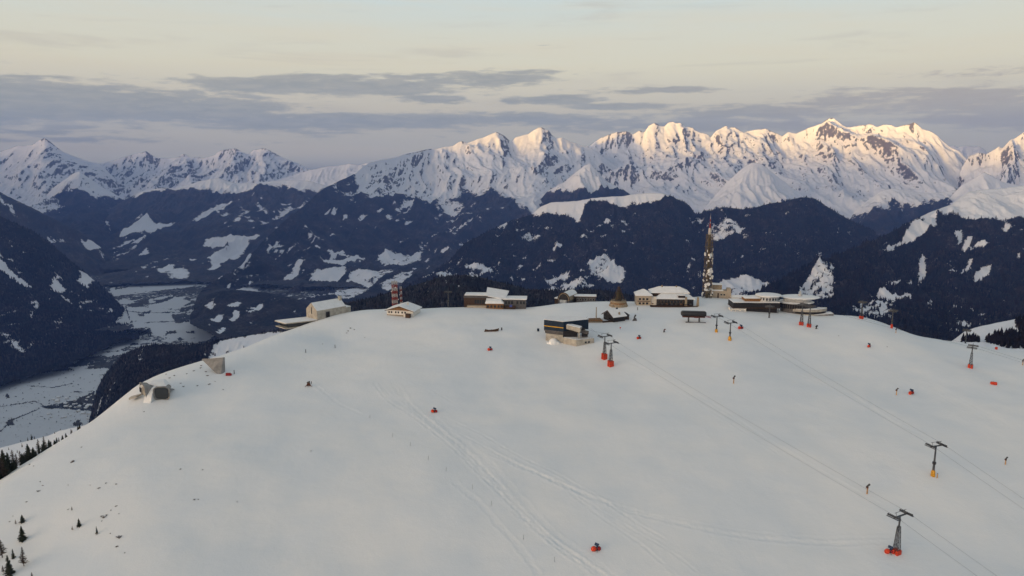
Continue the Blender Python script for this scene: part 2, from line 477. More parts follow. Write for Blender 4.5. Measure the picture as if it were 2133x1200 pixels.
patch('left_mountain', .6, (0, 690), (20, 700), (55, 735), (45, 738), (15, 712))

# ---- far range on the left, deep in the blue air
mass('far_range_a', [(-300, 345), (-150, 325), (-60, 335), (0, 317), (22, 309), (37, 303), (50, 305), (67, 302), (80, 294), (92, 287), (103, 294), (113, 303), (133, 317), (160, 328), (187, 337), (207, 340), (240, 372), (270, 420), (300, 470)],
     [(-300, 520), (300, 520)], 20500, 16500, 1.3, nrow=170, amp=420, lam=2300, mat=M_FAR, rock=.85, seed=11, jag=1.2, tree=[(-300, 470), (0, 460), (70, 450), (100, 440), (300, 440)], label='distant snowy pyramid peak with a broad white flank, far left', oname='far_mountain')
mass('far_range_b', [(150, 345), (210, 340), (233, 336), (257, 327), (275, 323), (293, 318), (305, 315), (320, 326), (335, 329), (350, 330), (365, 328), (383, 326), (393, 327), (423, 330), (447, 323), (460, 313), (475, 311), (490, 309), (500, 314), (510, 319), (520, 320), (530, 312), (540, 311), (550, 308), (567, 316), (580, 323), (593, 330), (620, 340), (643, 353), (680, 356), (760, 360), (860, 372)],
     [(150, 470), (860, 470)], 22300, 18500, 1.3, nrow=130, amp=520, lam=2300, mat=M_FAR, rock=1.05, seed=23, jag=1.2, label='row of distant rocky snow summits in blue haze', oname='far_mountain')
mass('far_range_c', [(340, 345), (363, 332), (375, 324), (383, 320), (393, 326), (402, 329), (412, 327), (423, 331), (440, 345)], [(340, 400), (440, 400)], 22700, 21500, 1.2, step=1.5, nrow=40, amp=300, lam=2000, mat=M_FAR, rock=.5, seed=29, jag=1., label='small pink-lit summit peeping over the distant ridge', oname='far_mountain')
# ---- main range
mass('white_shoulder', [(520, 392), (560, 378), (600, 368), (643, 355), (670, 349), (687, 346), (705, 345), (727, 341), (747, 344), (765, 339), (800, 337), (850, 350), (900, 370)], [(520, 470), (900, 470)], 20500, 16000, 1.2, nrow=80, amp=260, lam=1400, mat=M_FAR, rock=.4, seed=35, jag=1., label='low white ridge between the distant summits and the long snowy ridge', oname='mountain_range')
mass('main_range_w', [(404, 642), (412, 615), (424, 600), (460, 577), (500, 555), (547, 503), (600, 453), (633, 430), (660, 403), (683, 388), (700, 379), (722, 371), (740, 362), (752, 350), (765, 341), (777, 336), (813, 330), (833, 325), (850, 320), (867, 316), (880, 313), (890, 312), (900, 310), (915, 309), (927, 306), (943, 304), (953, 298), (962, 294), (973, 298), (985, 294), (993, 291), (1003, 287), (1013, 284), (1024, 279), (1033, 275), (1047, 281), (1055, 287), (1062, 294), (1069, 292), (1073, 287), (1085, 283), (1100, 280), (1110, 273), (1120, 267), (1127, 265), (1143, 272), (1150, 282), (1160, 288), (1170, 287), (1187, 295), (1210, 303), (1230, 308), (1260, 330), (1330, 380), (1400, 430)],
     [(404, 646), (430, 665), (460, 700), (520, 712), (640, 700), (1000, 650), (1400, 620)], [(404, 7700), (425, 8200), (550, 10500), (740, 15000), (900, 17500), (1400, 18500)], 8200, 1.2, nrow=330, amp=330, lam=2100, mat=M_FAR, rock=.95, seed=37, jag=2.0, fuzz=16, tree_w=15,
     tree=[(404, 560), (547, 480), (640, 410), (690, 372), (722, 366), (738, 372), (752, 398), (790, 404), (850, 408), (900, 415), (960, 402), (1000, 396), (1030, 388), (1060, 408), (1090, 430), (1120, 446), (1400, 470)], label='long snowy ridge with dark forest on its lower slopes', oname='mountain_range', taper=.07, rockline=400)
mass('main_range_e', [(1120, 345), (1180, 318), (1212, 308), (1224, 307), (1236, 298), (1253, 287), (1268, 280), (1285, 276), (1295, 275), (1304, 273), (1318, 280), (1326, 276), (1333, 272), (1343, 276), (1352, 261), (1364, 256), (1376, 263), (1384, 264), (1393, 254), (1401, 253), (1408, 257), (1417, 256), (1427, 264), (1442, 266), (1449, 273), (1461, 277), (1475, 281), (1480, 287), (1490, 274), (1512, 262), (1519, 266), (1531, 265), (1548, 276), (1572, 271), (1596, 269), (1611, 275), (1630, 284), (1642, 276), (1659, 278), (1672, 273), (1683, 267), (1711, 258), (1720, 251), (1727, 247), (1734, 245), (1745, 252), (1755, 261), (1765, 266), (1781, 263), (1791, 261), (1804, 260), (1814, 258), (1825, 265), (1840, 261), (1856, 260), (1866, 265), (1879, 262), (1892, 259), (1904, 255), (1910, 259), (1920, 268), (1936, 273), (1949, 281), (1967, 296), (1977, 305), (1988, 311), (1998, 316), (2013, 331), (2020, 345), (2045, 385), (2090, 440)],
     [(1120, 560), (1600, 560), (2090, 560)], [(1120, 19500), (1400, 20000), (1700, 19000), (2090, 16500)], [(1120, 12000), (1600, 11000), (2090, 10500)], 1.3, nrow=300, amp=380, lam=2300, mat=M_FAR, rock=.95, seed=41, jag=2.2, fuzz=14, tree_w=8,
     tree=[(1120, 470), (1400, 470), (1560, 470), (1640, 455), (1700, 440), (1760, 462), (1800, 452), (1840, 430), (1870, 415), (1905, 408), (1940, 410), (1980, 404), (2020, 398), (2090, 410)], label='high jagged snow massif with sunlit golden summits', oname='mountain_range', taper=.06, rockline=400)
mass('far_gold_peak', [(1950, 340), (1968, 313), (1980, 305), (1988, 303), (1995, 308), (2002, 305), (2008, 304), (2026, 305), (2039, 304), (2050, 311), (2062, 322), (2090, 350)], [(1950, 390), (2090, 390)], 22500, 21000, 1.2, step=1.5, nrow=40, amp=300, lam=1800, mat=M_FAR, rock=.3, seed=43, jag=1., label='small golden snow summit in the gap beside the massif', oname='far_mountain')
mass('east_peak', [(1985, 420), (2003, 350), (2019, 325), (2039, 319), (2055, 320), (2065, 315), (2075, 310), (2081, 305), (2088, 309), (2096, 300), (2104, 293), (2117, 286), (2133, 275), (2160, 258), (2200, 270), (2260, 250), (2330, 290), (2420, 310)], [(1985, 520), (2420, 520)], 16000, 12000, 1.3, nrow=140, amp=420, lam=1500, mat=M_FAR, rock=.85, seed=47, jag=2.2, label='golden snow peak cut by the right edge', oname='mountain_range', taper=.07)
# ---- spurs standing in front of the range
mass('spur_left', [(20, 500), (60, 446), (80, 423), (110, 392), (135, 374), (152, 362), (165, 357), (178, 366), (190, 374), (210, 388), (235, 402), (262, 418), (300, 445), (340, 480)], [(20, 560), (340, 560)], 17500, 14000, 1.2, nrow=120, amp=330, lam=1300, mat=M_FAR, rock=.8, seed=53, jag=1.2, fuzz=12,
     tree=[(20, 470), (80, 440), (110, 412), (140, 396), (165, 392), (190, 400), (230, 410), (262, 420), (340, 440)], label='dark wooded spur with a white tip below the pyramid peak', oname='mountain_spur')
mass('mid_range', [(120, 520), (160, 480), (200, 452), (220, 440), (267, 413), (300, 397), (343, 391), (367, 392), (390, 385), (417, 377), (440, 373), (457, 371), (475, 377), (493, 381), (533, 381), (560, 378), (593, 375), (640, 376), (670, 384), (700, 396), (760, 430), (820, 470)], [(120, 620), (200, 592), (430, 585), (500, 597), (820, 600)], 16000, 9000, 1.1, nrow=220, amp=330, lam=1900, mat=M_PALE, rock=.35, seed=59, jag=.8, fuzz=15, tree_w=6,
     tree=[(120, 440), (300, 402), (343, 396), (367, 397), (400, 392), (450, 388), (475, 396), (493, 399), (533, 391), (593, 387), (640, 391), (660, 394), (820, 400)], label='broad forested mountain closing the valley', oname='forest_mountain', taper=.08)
mass('spur_mid', [(1095, 470), (1123, 419), (1140, 399), (1155, 390), (1173, 381), (1193, 364), (1208, 352), (1220, 344), (1230, 341), (1243, 356), (1253, 367), (1263, 377), (1280, 386), (1293, 391), (1310, 403), (1340, 430), (1380, 460)], [(1095, 500), (1380, 500)], 14500, 12300, 1.2, nrow=110, amp=230, lam=700, mat=M_FAR, rock=.25, seed=61, jag=.8, fuzz=12, tree_w=6, lam_y=3.5,
     tree=[(1095, 420), (1140, 398), (1180, 394), (1225, 398), (1260, 390), (1300, 392), (1380, 405)], label='white cone-shaped spur with wooded gullies at its foot', oname='mountain_spur')
mass('spur_east', [(1440, 480), (1470, 430), (1500, 395), (1530, 365), (1552, 346), (1570, 338), (1585, 341), (1600, 352), (1625, 372), (1650, 392), (1690, 420), (1730, 455), (1770, 490)], [(1440, 520), (1770, 520)], 14800, 11500, 1.2, nrow=120, amp=300, lam=1300, mat=M_FAR, rock=.35, seed=67, jag=.9, fuzz=10, tree=[(1440, 440), (1600, 430), (1640, 420), (1700, 440), (1770, 455)], tree_w=6, label='wide white spur in front of the massif', oname='mountain_spur', taper=.2)
mass('spur_far_east', [(1955, 440), (1985, 405), (2003, 386), (2026, 374), (2050, 358), (2065, 366), (2091, 380), (2133, 388), (2200, 400), (2400, 420)], [(1955, 470), (2400, 470)], 12500, 10500, 1.2, nrow=80, amp=200, lam=900, mat=M_FAR, rock=.15, seed=71, jag=.6, label='small white pyramid behind the snowy dome', oname='mountain_spur', taper=.25)
mass('rim_east', [(1740, 500), (1765, 470), (1780, 440), (1810, 415), (1835, 398), (1860, 392), (1905, 400), (1935, 402), (1962, 400), (2000, 395), (2040, 400), (2080, 420)], [(1740, 530), (2080, 530)], 12800, 9500, 1.2, nrow=110, amp=260, lam=600, lam_y=4, mat=M_FAR, rock=.2, seed=73, jag=.6, fuzz=14, tree_w=14, tree=[(1740, 470), (1790, 455), (1830, 430), (1880, 424), (1930, 420), (2000, 412), (2080, 415)], label='snowy rim with dark larch gullies running down', oname='mountain_spur', taper=.2)

mass('north_ridge', [(640, 700), (700, 668), (780, 636), (840, 600), (870, 584), (900, 570), (935, 543), (967, 507), (1020, 480), (1067, 458), (1095, 451), (1110, 446), (1118, 437), (1127, 430), (1147, 422), (1175, 420), (1200, 419), (1233, 413), (1267, 410), (1300, 408), (1345, 402), (1381, 403), (1417, 415), (1437, 429), (1446, 442), (1470, 462), (1500, 492), (1530, 530), (1560, 570)],
     [(640, 720), (1560, 700)], [(640, 5500), (900, 7500), (1110, 9000), (1560, 8500)], [(640, 4200), (1100, 5200), (1560, 5200)], 1.05, nrow=230, amp=190, lam=900, mat=M_MID, rock=.1, seed=79, jag=.7, fuzz=14, tree_w=4.5,
     tree=[(640, 560), (1040, 440), (1080, 445), (1110, 449), (1130, 441), (1150, 437), (1175, 436), (1190, 443), (1206, 451), (1214, 432), (1225, 422), (1260, 418), (1300, 426), (1318, 417), (1345, 416), (1380, 414), (1400, 409), (1420, 418), (1560, 440)], label='dark forested ridge with a bare white crest', oname='forest_ridge', taper=.06)
patch('east_forest', .62, (1480, 470), (1505, 455), (1535, 460), (1562, 478), (1545, 488), (1510, 492), (1480, 492))
patch('east_forest', .7, (1428, 462), (1436, 468), (1450, 495), (1443, 490)); patch('east_forest', .7, (1372, 440), (1380, 442), (1390, 460), (1384, 462))
patch('east_forest', 1, (1487, 592), (1500, 586), (1530, 583), (1550, 577), (1570, 584), (1600, 590), (1632, 584), (1612, 596), (1588, 604), (1540, 600), (1495, 604))
patch('east_forest', .7, (1495, 603), (1540, 600), (1588, 603), (1586, 618), (1495, 618))
flecks('east_forest', 90, 1440, 1780, 440, 540, 2, 7, -.3, .8)
mass('east_forest', [(1330, 560), (1380, 500), (1410, 464), (1432, 451), (1466, 443), (1490, 436), (1504, 431), (1520, 433), (1538, 435), (1562, 437), (1575, 432), (1592, 427), (1608, 423), (1630, 421), (1650, 415), (1670, 411), (1684, 412), (1698, 414), (1716, 426), (1745, 444), (1768, 457), (1794, 470), (1820, 486), (1850, 510), (1900, 545)], [(1330, 660), (1900, 660)], 8500, 5400, 1.05, nrow=200, amp=170, lam=800, mat=M_MID, rock=0, seed=83, jag=.8, fuzz=14, tree=400, label='dark forest mountain behind the transmission tower', oname='forest_ridge', taper=.06)
for s_, poly in [(1, [(1990, 473), (2004, 479), (2004, 500), (1995, 509), (1992, 491)]), (1, [(2007, 503), (2022, 485), (2026, 494), (2022, 506), (2007, 521), (2016, 527), (2010, 531), (2002, 524)]),
                 (1, [(2028, 506), (2061, 490), (2058, 503), (2034, 510), (2015, 523), (2020, 512)]), (1, [(1920, 524), (1927, 530), (1929, 560), (1917, 587), (1913, 566), (1915, 542)]),
                 (.9, [(1845, 590), (1851, 575), (1860, 581), (1899, 575), (1902, 583), (1860, 590)]), (1, [(1969, 569), (1992, 560), (1992, 569), (1980, 582)]),
                 (1, [(2002, 566), (2022, 543), (2025, 546), (2007, 567)]), (1, [(2032, 560), (2049, 551), (2064, 554), (2061, 569), (2037, 581), (2028, 579)]),
                 (.9, [(1987, 596), (1996, 596), (1995, 605), (1987, 605)]), (.68, [(1656, 598), (1680, 575), (1737, 541), (1739, 575), (1737, 610), (1700, 608), (1668, 605)]),
                 (1, [(1806, 629), (1830, 620), (1896, 617), (1900, 635), (1869, 637), (1840, 632)]), (.62, [(1768, 640), (1800, 634), (1868, 638), (1862, 662), (1800, 665), (1775, 655)]),
                 (1, [(1820, 521), (1850, 503), (1880, 492), (1905, 462), (1950, 451), (1950, 474), (1905, 495), (1880, 498), (1850, 516), (1824, 524)]), (.9, [(2128, 512), (2150, 510), (2150, 530), (2133, 525)]),
                 (.9, [(1975, 640), (1990, 625), (1992, 634), (1980, 645)]), (.8, [(1935, 630), (1942, 640), (1940, 665), (1935, 655)]), (.9, [(2086, 466), (2100, 462), (2110, 470), (2095, 474)])]:
    patch('right_hill', s_, *poly)
flecks('right_hill', 80, 1780, 2140, 480, 690, 2, 7, .2, .85)
mass('right_hill', [(1500, 672), (1550, 630), (1590, 601), (1640, 575), (1680, 556), (1730, 536), (1780, 516), (1822, 500), (1860, 482), (1880, 470), (1910, 455), (1940, 441), (1982, 426), (2000, 411), (2019, 399), (2050, 395), (2091, 392), (2133, 386), (2200, 375), (2320, 372), (2460, 390)], [(1500, 720), (1800, 760), (2460, 790)], [(1500, 3800), (1800, 5200), (2000, 6500), (2460, 6500)], [(1500, 2500), (2460, 2300)], 1.05, nrow=270, amp=120, lam=650, mat=M_MID, rock=0, seed=89, jag=.7, fuzz=13, tree_w=4,
     tree=[(1500, 560), (1820, 480), (1900, 462), (1949, 452), (1982, 448), (2003, 455), (2040, 456), (2086, 458), (2133, 453), (2460, 450)], label='forested hill with snow runs below a smooth white dome', oname='forest_hill', taper=.05)
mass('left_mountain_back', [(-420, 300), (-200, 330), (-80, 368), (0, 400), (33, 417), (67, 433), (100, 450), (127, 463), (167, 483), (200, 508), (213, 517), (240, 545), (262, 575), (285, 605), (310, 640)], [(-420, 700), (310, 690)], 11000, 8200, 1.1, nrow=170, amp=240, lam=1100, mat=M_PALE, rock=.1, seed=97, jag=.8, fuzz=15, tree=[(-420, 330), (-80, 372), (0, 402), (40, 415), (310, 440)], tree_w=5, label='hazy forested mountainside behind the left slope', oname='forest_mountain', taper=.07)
mass('left_mountain', [(-420, 330), (-250, 365), (-150, 395), (-60, 425), (0, 450), (33, 466), (67, 480), (100, 503), (133, 530), (167, 560), (200, 587), (227, 610), (245, 628), (262, 655), (290, 695)], [(-420, 860), (-100, 826), (0, 804), (40, 789), (90, 778), (140, 766), (180, 746), (215, 728), (245, 712), (290, 705)], [(-420, 7600), (245, 7600), (290, 7000)], [(-420, 4300), (0, 4750), (90, 5100), (180, 5600), (245, 6300), (290, 6500)], 1.05, nrow=260, amp=150, lam=800, mat=M_MID, rock=0, seed=101, jag=.8, fuzz=14, tree=300, label='dark forested mountainside at the left edge', oname='forest_mountain', taper=.05)

for poly in ([(425, 640), (440, 630), (452, 634), (436, 646)], [(436, 664), (452, 650), (468, 650), (458, 668)], [(470, 640), (490, 626), (505, 624), (492, 640)], [(476, 660), (492, 648), (500, 652), (486, 668)], [(520, 640), (545, 628), (550, 634), (528, 648)], [(448, 690), (466, 680), (474, 686), (458, 696)]):
    patch('valley_side', .85, *poly)
flecks('valley_side', 26, 420, 640, 612, 700, 2, 6, -.6, .85)
mass('valley_side', [(396, 672), (400, 655), (406, 640), (418, 624), (436, 612), (460, 606), (500, 604), (560, 610), (620, 624), (680, 640), (740, 655)], [(396, 676), (412, 684), (432, 692), (458, 706), (520, 716), (740, 730)], 6900, 5400, 1.0, nrow=80, amp=60, lam=420, mat=M_FAR, seed=131, jag=.6, fuzz=12, tree=500, label='low forested slope coming down to the valley floor behind the concrete hall', oname='forest_ridge', taper=.1)

# ---- valley floor: flat land about 1540 m below the drone
fields = [[(228, 603), (300, 587), (422, 585), (400, 597), (312, 607), (237, 617)], [(307, 625), (355, 615), (395, 627), (408, 636), (370, 645), (320, 642)],
          [(208, 657), (242, 642), (300, 640), (362, 646), (410, 656), (449, 649), (428, 672), (430, 686), (468, 690), (425, 711), (362, 708), (310, 696), (275, 677), (237, 673)],
          [(182, 713), (212, 700), (250, 702), (312, 712), (262, 722), (220, 722)], [(165, 733), (225, 729), (275, 730), (250, 740), (180, 743)], [(120, 753), (132, 740), (165, 750), (157, 758)], [(138, 766), (185, 762), (182, 768), (160, 771)],
          [(-400, 900), (-100, 832), (0, 806), (40, 789), (100, 776), (160, 770), (235, 768), (300, 768), (300, 1000), (-400, 1100)]]
darks = [[(82, 848), (140, 838), (175, 826), (195, 816), (205, 840), (190, 858), (140, 853), (100, 853)], [(355, 655), (385, 652), (402, 660), (395, 672), (368, 674)], [(10, 880), (24, 873), (30, 886), (18, 889)], [(11, 823), (18, 820), (20, 829), (12, 832)], [(150, 884), (165, 875), (172, 884), (160, 890)],
         [(300, 690), (312, 682), (318, 695), (308, 700)], [(345, 692), (365, 690), (368, 694), (350, 696)], [(385, 692), (405, 690), (406, 694), (390, 695)], [(290, 655), (300, 652), (302, 657), (292, 660)]]
lines = [[(0, 901), (25, 876), (82, 852)], [(0, 848), (40, 842), (72, 836), (90, 845)], [(155, 817), (180, 818), (195, 815)], [(60, 805), (110, 808), (150, 800)], [(237, 645), (300, 652), (380, 650)], [(262, 640), (270, 665)], [(215, 735), (262, 731)], [(300, 672), (400, 668)]]
def valley():
    px = np.arange(-420, 860, 1.6)
    pr = np.concatenate([np.arange(576, 960, 1.3), np.arange(962, 1400, 12.)])
    PX, PY = np.meshgrid(px, pr)
    a, b, c = ray(PX, PY)
    Y = (VZ - CAMZ) / (c / b)
    P = at(PX, PY, Y)
    P[..., 2] += fbm(P[..., 0] / 900., P[..., 1] / 900., 3, 5) * 14 * sstep(4200, 6500, Y)
    jx = fbm(PX / 9., PY / 5., 3, 3) * 5; jy = fbm(PX / 9. + 30, PY / 5., 3, 4) * 2.6
    fo = np.where(PY > 606, .60, .60) + .25 * fbm(P[..., 0] / 700., P[..., 1] / 900., 3, 33)
    for p in fields: fo[pinpoly(PX + jx, PY + jy, p)] = 0
    bits = fbm(P[..., 0] / 260., P[..., 1] / 520., 4, 12, .6)
    fo = np.where((fo < .1) & (PY < 765) & (bits > .24), .9, fo)
    fo = np.where((fo > .5) & (PY > 615) & (PY < 770) & (fbm(P[..., 0] / 200., P[..., 1] / 420., 4, 18, .6) > .17), .12, fo)
    for p in darks: fo[pinpoly(PX + jx, PY + jy, p)] = .72
    for L in lines:
        for (x1, y1), (x2, y2) in zip(L[:-1], L[1:]):
            t = np.clip(((PX - x1) * (x2 - x1) + (PY - y1) * (y2 - y1)) / ((x2 - x1) ** 2 + (y2 - y1) ** 2), 0, 1)
            dd = np.hypot(PX - x1 - t * (x2 - x1) + jx * .2, (PY - y1 - t * (y2 - y1) + jy * .2) * 1.6)
            fo = np.where(dd < 1.5, np.maximum(fo, .7), fo)
    dots = perlin(PX / 5., PY / 3., 71)
    fo = np.where((PY > 772) & (dots > .62), .75, fo)
    P[..., 2] += 9 * np.random.RandomState(3).rand(*PX.shape) * (fo > .6)
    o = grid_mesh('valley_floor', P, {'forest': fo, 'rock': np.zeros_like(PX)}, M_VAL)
    tag(o, 'snow-covered valley floor with fields, hedgerows and dark woods far below', None, None, 'structure')
valley()

# ---- base land under everything, out past the ranges (one sheet to the horizon)
def base_land():
    x = np.linspace(-45500, 45500, 90); y = np.linspace(-29500, 28000, 80)
    X, Y = np.meshgrid(x, y)
    Z = VZ - 60 + fbm(X / 14000., Y / 14000., 4, 8) * 30 
    o = grid_mesh('ground', np.stack([X, Y, Z], -1), {'forest': np.full_like(X, .55), 'rock': X * 0}, M_FAR)
    tag(o, 'snowy lowland reaching to the horizon under the mountains', None, None, 'structure')
base_land()

# ---- unseen western ridge, added and shaped to block the low sun from hill and valleys
def blocker_ridge():
    n = 240; m = 22
    t = np.linspace(-20000, 44000, n)
    s2 = Vector((SUN_DIR.x, SUN_DIR.y)).normalized()
    D0 = 8500.0
    q = np.linspace(-1, 1, m)
    T, Qm = np.meshgrid(t, q)
    top = BLOCKER_TOP + 160 * np.clip((T - 18000) / 12000, 0, 1) + 90 * fbm(T / 5000., T * 0, 4, 61)
    Z = VZ - 40 + (top - VZ) * (1 - np.abs(Qm) ** 0.8) + fbm(T / 1500., Qm * 3, 4, 63) * 90 * (np.abs(Qm) > .05) * (1 - np.abs(Qm))
    w = 3600.0
    X = s2.x * (D0 + Qm * w) + s2.y * T
    Y = s2.y * (D0 + Qm * w) - s2.x * T
    o = grid_mesh('west_sun_blocker', np.stack([X, Y, Z], -1), {'forest': np.clip((600 - Z) / 300, 0, .8), 'rock': Z * 0}, M_FAR)
    tag(o, 'unseen ridge added west of the drone to block the low sun', None, None, 'structure')
BLOCKER_TOP = 1190.0
blocker_ridge()
# ------------------------------------------------------------------ the ski hill: thin-plate surface through measured points
ctl = []
def P3(px, py, Y): return at(np.float64(px), np.float64(py), np.float64(Y))
for py, row in [(1340, [(-300, 222), (0, 225), (500, 227), (1066, 229), (1700, 229), (2133, 226), (2450, 224)]),
                (1200, [(-60, 262), (200, 256), (500, 258), (1066, 262), (1600, 267), (2133, 272), (2400, 277)]),
                (1000, [(150, 317), (300, 312), (500, 315), (800, 320), (1066, 323), (1500, 328), (1950, 333), (2133, 336), (2400, 341)]),
                (850, [(400, 396), (500, 394), (905, 398), (1300, 402), (1700, 406), (2133, 412), (2400, 416)]),
                (760, [(600, 464), (800, 462), (1100, 465), (1270, 465), (1700, 474), (2020, 481), (2133, 484), (2400, 486)]),
                (700, [(700, 526), (900, 520), (1200, 516), (1500, 507), (1800, 522)]),
                (650, [(1000, 586), (1230, 580), (1450, 575), (1600, 577)])]:
    for px, Y in row: ctl.append(P3(px, py, Y))
SIL = [(-320, 1190, 268), (-220, 1130, 285), (-130, 1080, 302), (-60, 1038, 326), (0, 1000, 340), (60, 957, 361), (120, 921, 381), (180, 886, 399), (240, 848, 416), (290, 800, 424), (330, 786, 434), (370, 772, 444), (440, 751, 460), (475, 740, 472), (520, 720, 490), (560, 703, 510), (600, 690, 530), (660, 668, 553), (720, 650, 575), (800, 644, 590), (870, 643, 592), (935, 641, 596), (1010, 641, 600), (1100, 641, 604), (1160, 632, 618), (1240, 628, 630), (1320, 630, 632), (1400, 624, 634), (1480, 619, 634), (1540, 628, 622), (1620, 642, 600), (1690, 652, 586), (1740, 656, 580), (1800, 663, 574), (1860, 681, 566), (1900, 696, 562), (1960, 708, 560), (2000, 713, 560), (2060, 723, 557), (2133, 732, 553), (2250, 746, 548), (2400, 765, 540)]
for px, py, Y in SIL:
    p = P3(px, py, Y); ctl.append(p)
    sl = (p[2] - CAMZ) / Y
    for dl, dr in ((45, 5), (120, 30), (300, 110), (620, 270)):
        k = (Y + dl) / Y
        ctl.append(np.array([p[0] * k, Y + dl, CAMZ + sl * (Y + dl) - dr]))
ctl = np.array(ctl)
S_ = 400.0
def _tps(r2): return np.where(r2 > 0, 0.5 * r2 * np.log(r2 + 1e-12), 0)
n_ = len(ctl)
xy = ctl[:, :2] / S_
K = _tps(((xy[:, None] - xy[None]) ** 2).sum(-1)) + np.eye(n_) * 2e-4
Pm = np.concatenate([np.ones((n_, 1)), xy], 1)
Am = np.block([[K, Pm], [Pm.T, np.zeros((3, 3))]])
wts = np.linalg.solve(Am, np.concatenate([ctl[:, 2], np.zeros(3)]))
def hill_raw(X, Y):
    sh = X.shape
    q = np.stack([X.reshape(-1), Y.reshape(-1)], -1) / S_
    out = np.empty(len(q))
    for i in range(0, len(q), 20000):
        b = q[i:i + 20000]
        r2 = ((b[:, None] - xy[None]) ** 2).sum(-1)
        out[i:i + 20000] = _tps(r2) @ wts[:n_] + wts[n_] + b @ wts[n_ + 1:]
    return out.reshape(sh)
# lookup table in fan coordinates (a = X/Y)
LA = np.linspace(-1.15, 1.15, 231); LY = np.linspace(120, 1150, 260)
_A, _Y = np.meshgrid(LA, LY)
LZ = hill_raw(_A * _Y, _Y)
def hill(X, Y):
    """height of the ski hill at a place"""
    X = np.asarray(X, float); Y = np.asarray(Y, float)
    a = np.clip((X / Y - LA[0]) / (LA[1] - LA[0]), 0, len(LA) - 1.001)
    b = np.clip((Y - LY[0]) / (LY[1] - LY[0]), 0, len(LY) - 1.001)
    i = a.astype(int); j = b.astype(int); u = a - i; v = b - j
    z = (LZ[j, i] * (1 - u) + LZ[j, i + 1] * u) * (1 - v) + (LZ[j + 1, i] * (1 - u) + LZ[j + 1, i + 1] * u) * v
    return z + 1.9 * fbm(X / 80., Y / 80., 3, 201) + .32 * fbm(X / 30. + 4, Y / 24., 2, 211) + 0.14 * fbm(X / 13., Y / 13., 3, 207)
def hit(px, py, Y0=190., Y1=760.):
    """the place on the hill that a sight line meets first"""
    Y = np.linspace(Y0, Y1, 2400)
    a, b, c = ray(px, py)
    d = CAMZ + c / b * Y - hill(a / b * Y, Y)
    k = np.where(d <= 0)[0]
    i = k[0] if len(k) else int(np.argmin(d))
    y = Y[i]
    return Vector((a / b * y, y, float(hill(a / b * y, y))))

TRACKS = [[(772, 792), (800, 830), (880, 880), (950, 940), (1010, 1000), (1100, 1090), (1170, 1150), (1260, 1210)],
          [(825, 795), (860, 850), (930, 905), (1000, 965), (1060, 1040), (1130, 1110), (1200, 1160), (1290, 1220)],
          [(890, 870), (960, 905), (1060, 960), (1150, 1000), (1230, 1050), (1310, 1100), (1400, 1150), (1480, 1215)],
          [(1000, 935), (1090, 975), (1160, 1005), (1250, 1045), (1350, 1075), (1470, 1105), (1600, 1125), (1800, 1132), (1950, 1130)],
          [(830, 785), (900, 812), (960, 850)], [(640, 790), (700, 838), (760, 868)], [(470, 770), (560, 758), (700, 742), (860, 722), (1000, 702)],
          [(470, 782), (620, 752), (800, 740), (900, 728)], [(1035, 685), (1100, 690), (1140, 700)], [(1020, 726), (1080, 735), (1130, 728)], [(905, 692), (960, 690), (1015, 690)],
          [(860, 655), (840, 660), (800, 674)], [(900, 640), (1000, 668), (1110, 672)], [(1290, 745), (1400, 795), (1500, 850), (1620, 930), (1740, 1000), (1850, 1060)], [(1300, 755), (1410, 815), (1520, 880), (1640, 960)],
          [(1650, 775), (1760, 815), (1860, 880), (1930, 910)], [(1700, 745), (1830, 780), (1920, 800), (2000, 850), (2100, 900)], [(1440, 668), (1500, 690), (1600, 730), (1700, 770)],
          [(470, 782), (495, 795), (470, 815), (420, 825)], [(940, 1000), (1010, 1060), (1090, 1150), (1130, 1210)], [(1180, 1020), (1240, 1070), (1330, 1130), (1420, 1210)], [(600, 720), (700, 700), (850, 690), (1000, 692)]]
_rt = random.Random(9)
for L in TRACKS[:4] + TRACKS[:4] + [TRACKS[12]] + TRACKS[14:17]:
    ox, oy = _rt.uniform(-26, 26), _rt.uniform(-10, 10)
    a_, b_2 = _rt.randint(0, 1), _rt.randint(0, 1)
    TRACKS.append([(x + ox + _rt.uniform(-5, 5), y + oy + _rt.uniform(-3, 3)) for x, y in (L[a_:len(L) - b_2])])
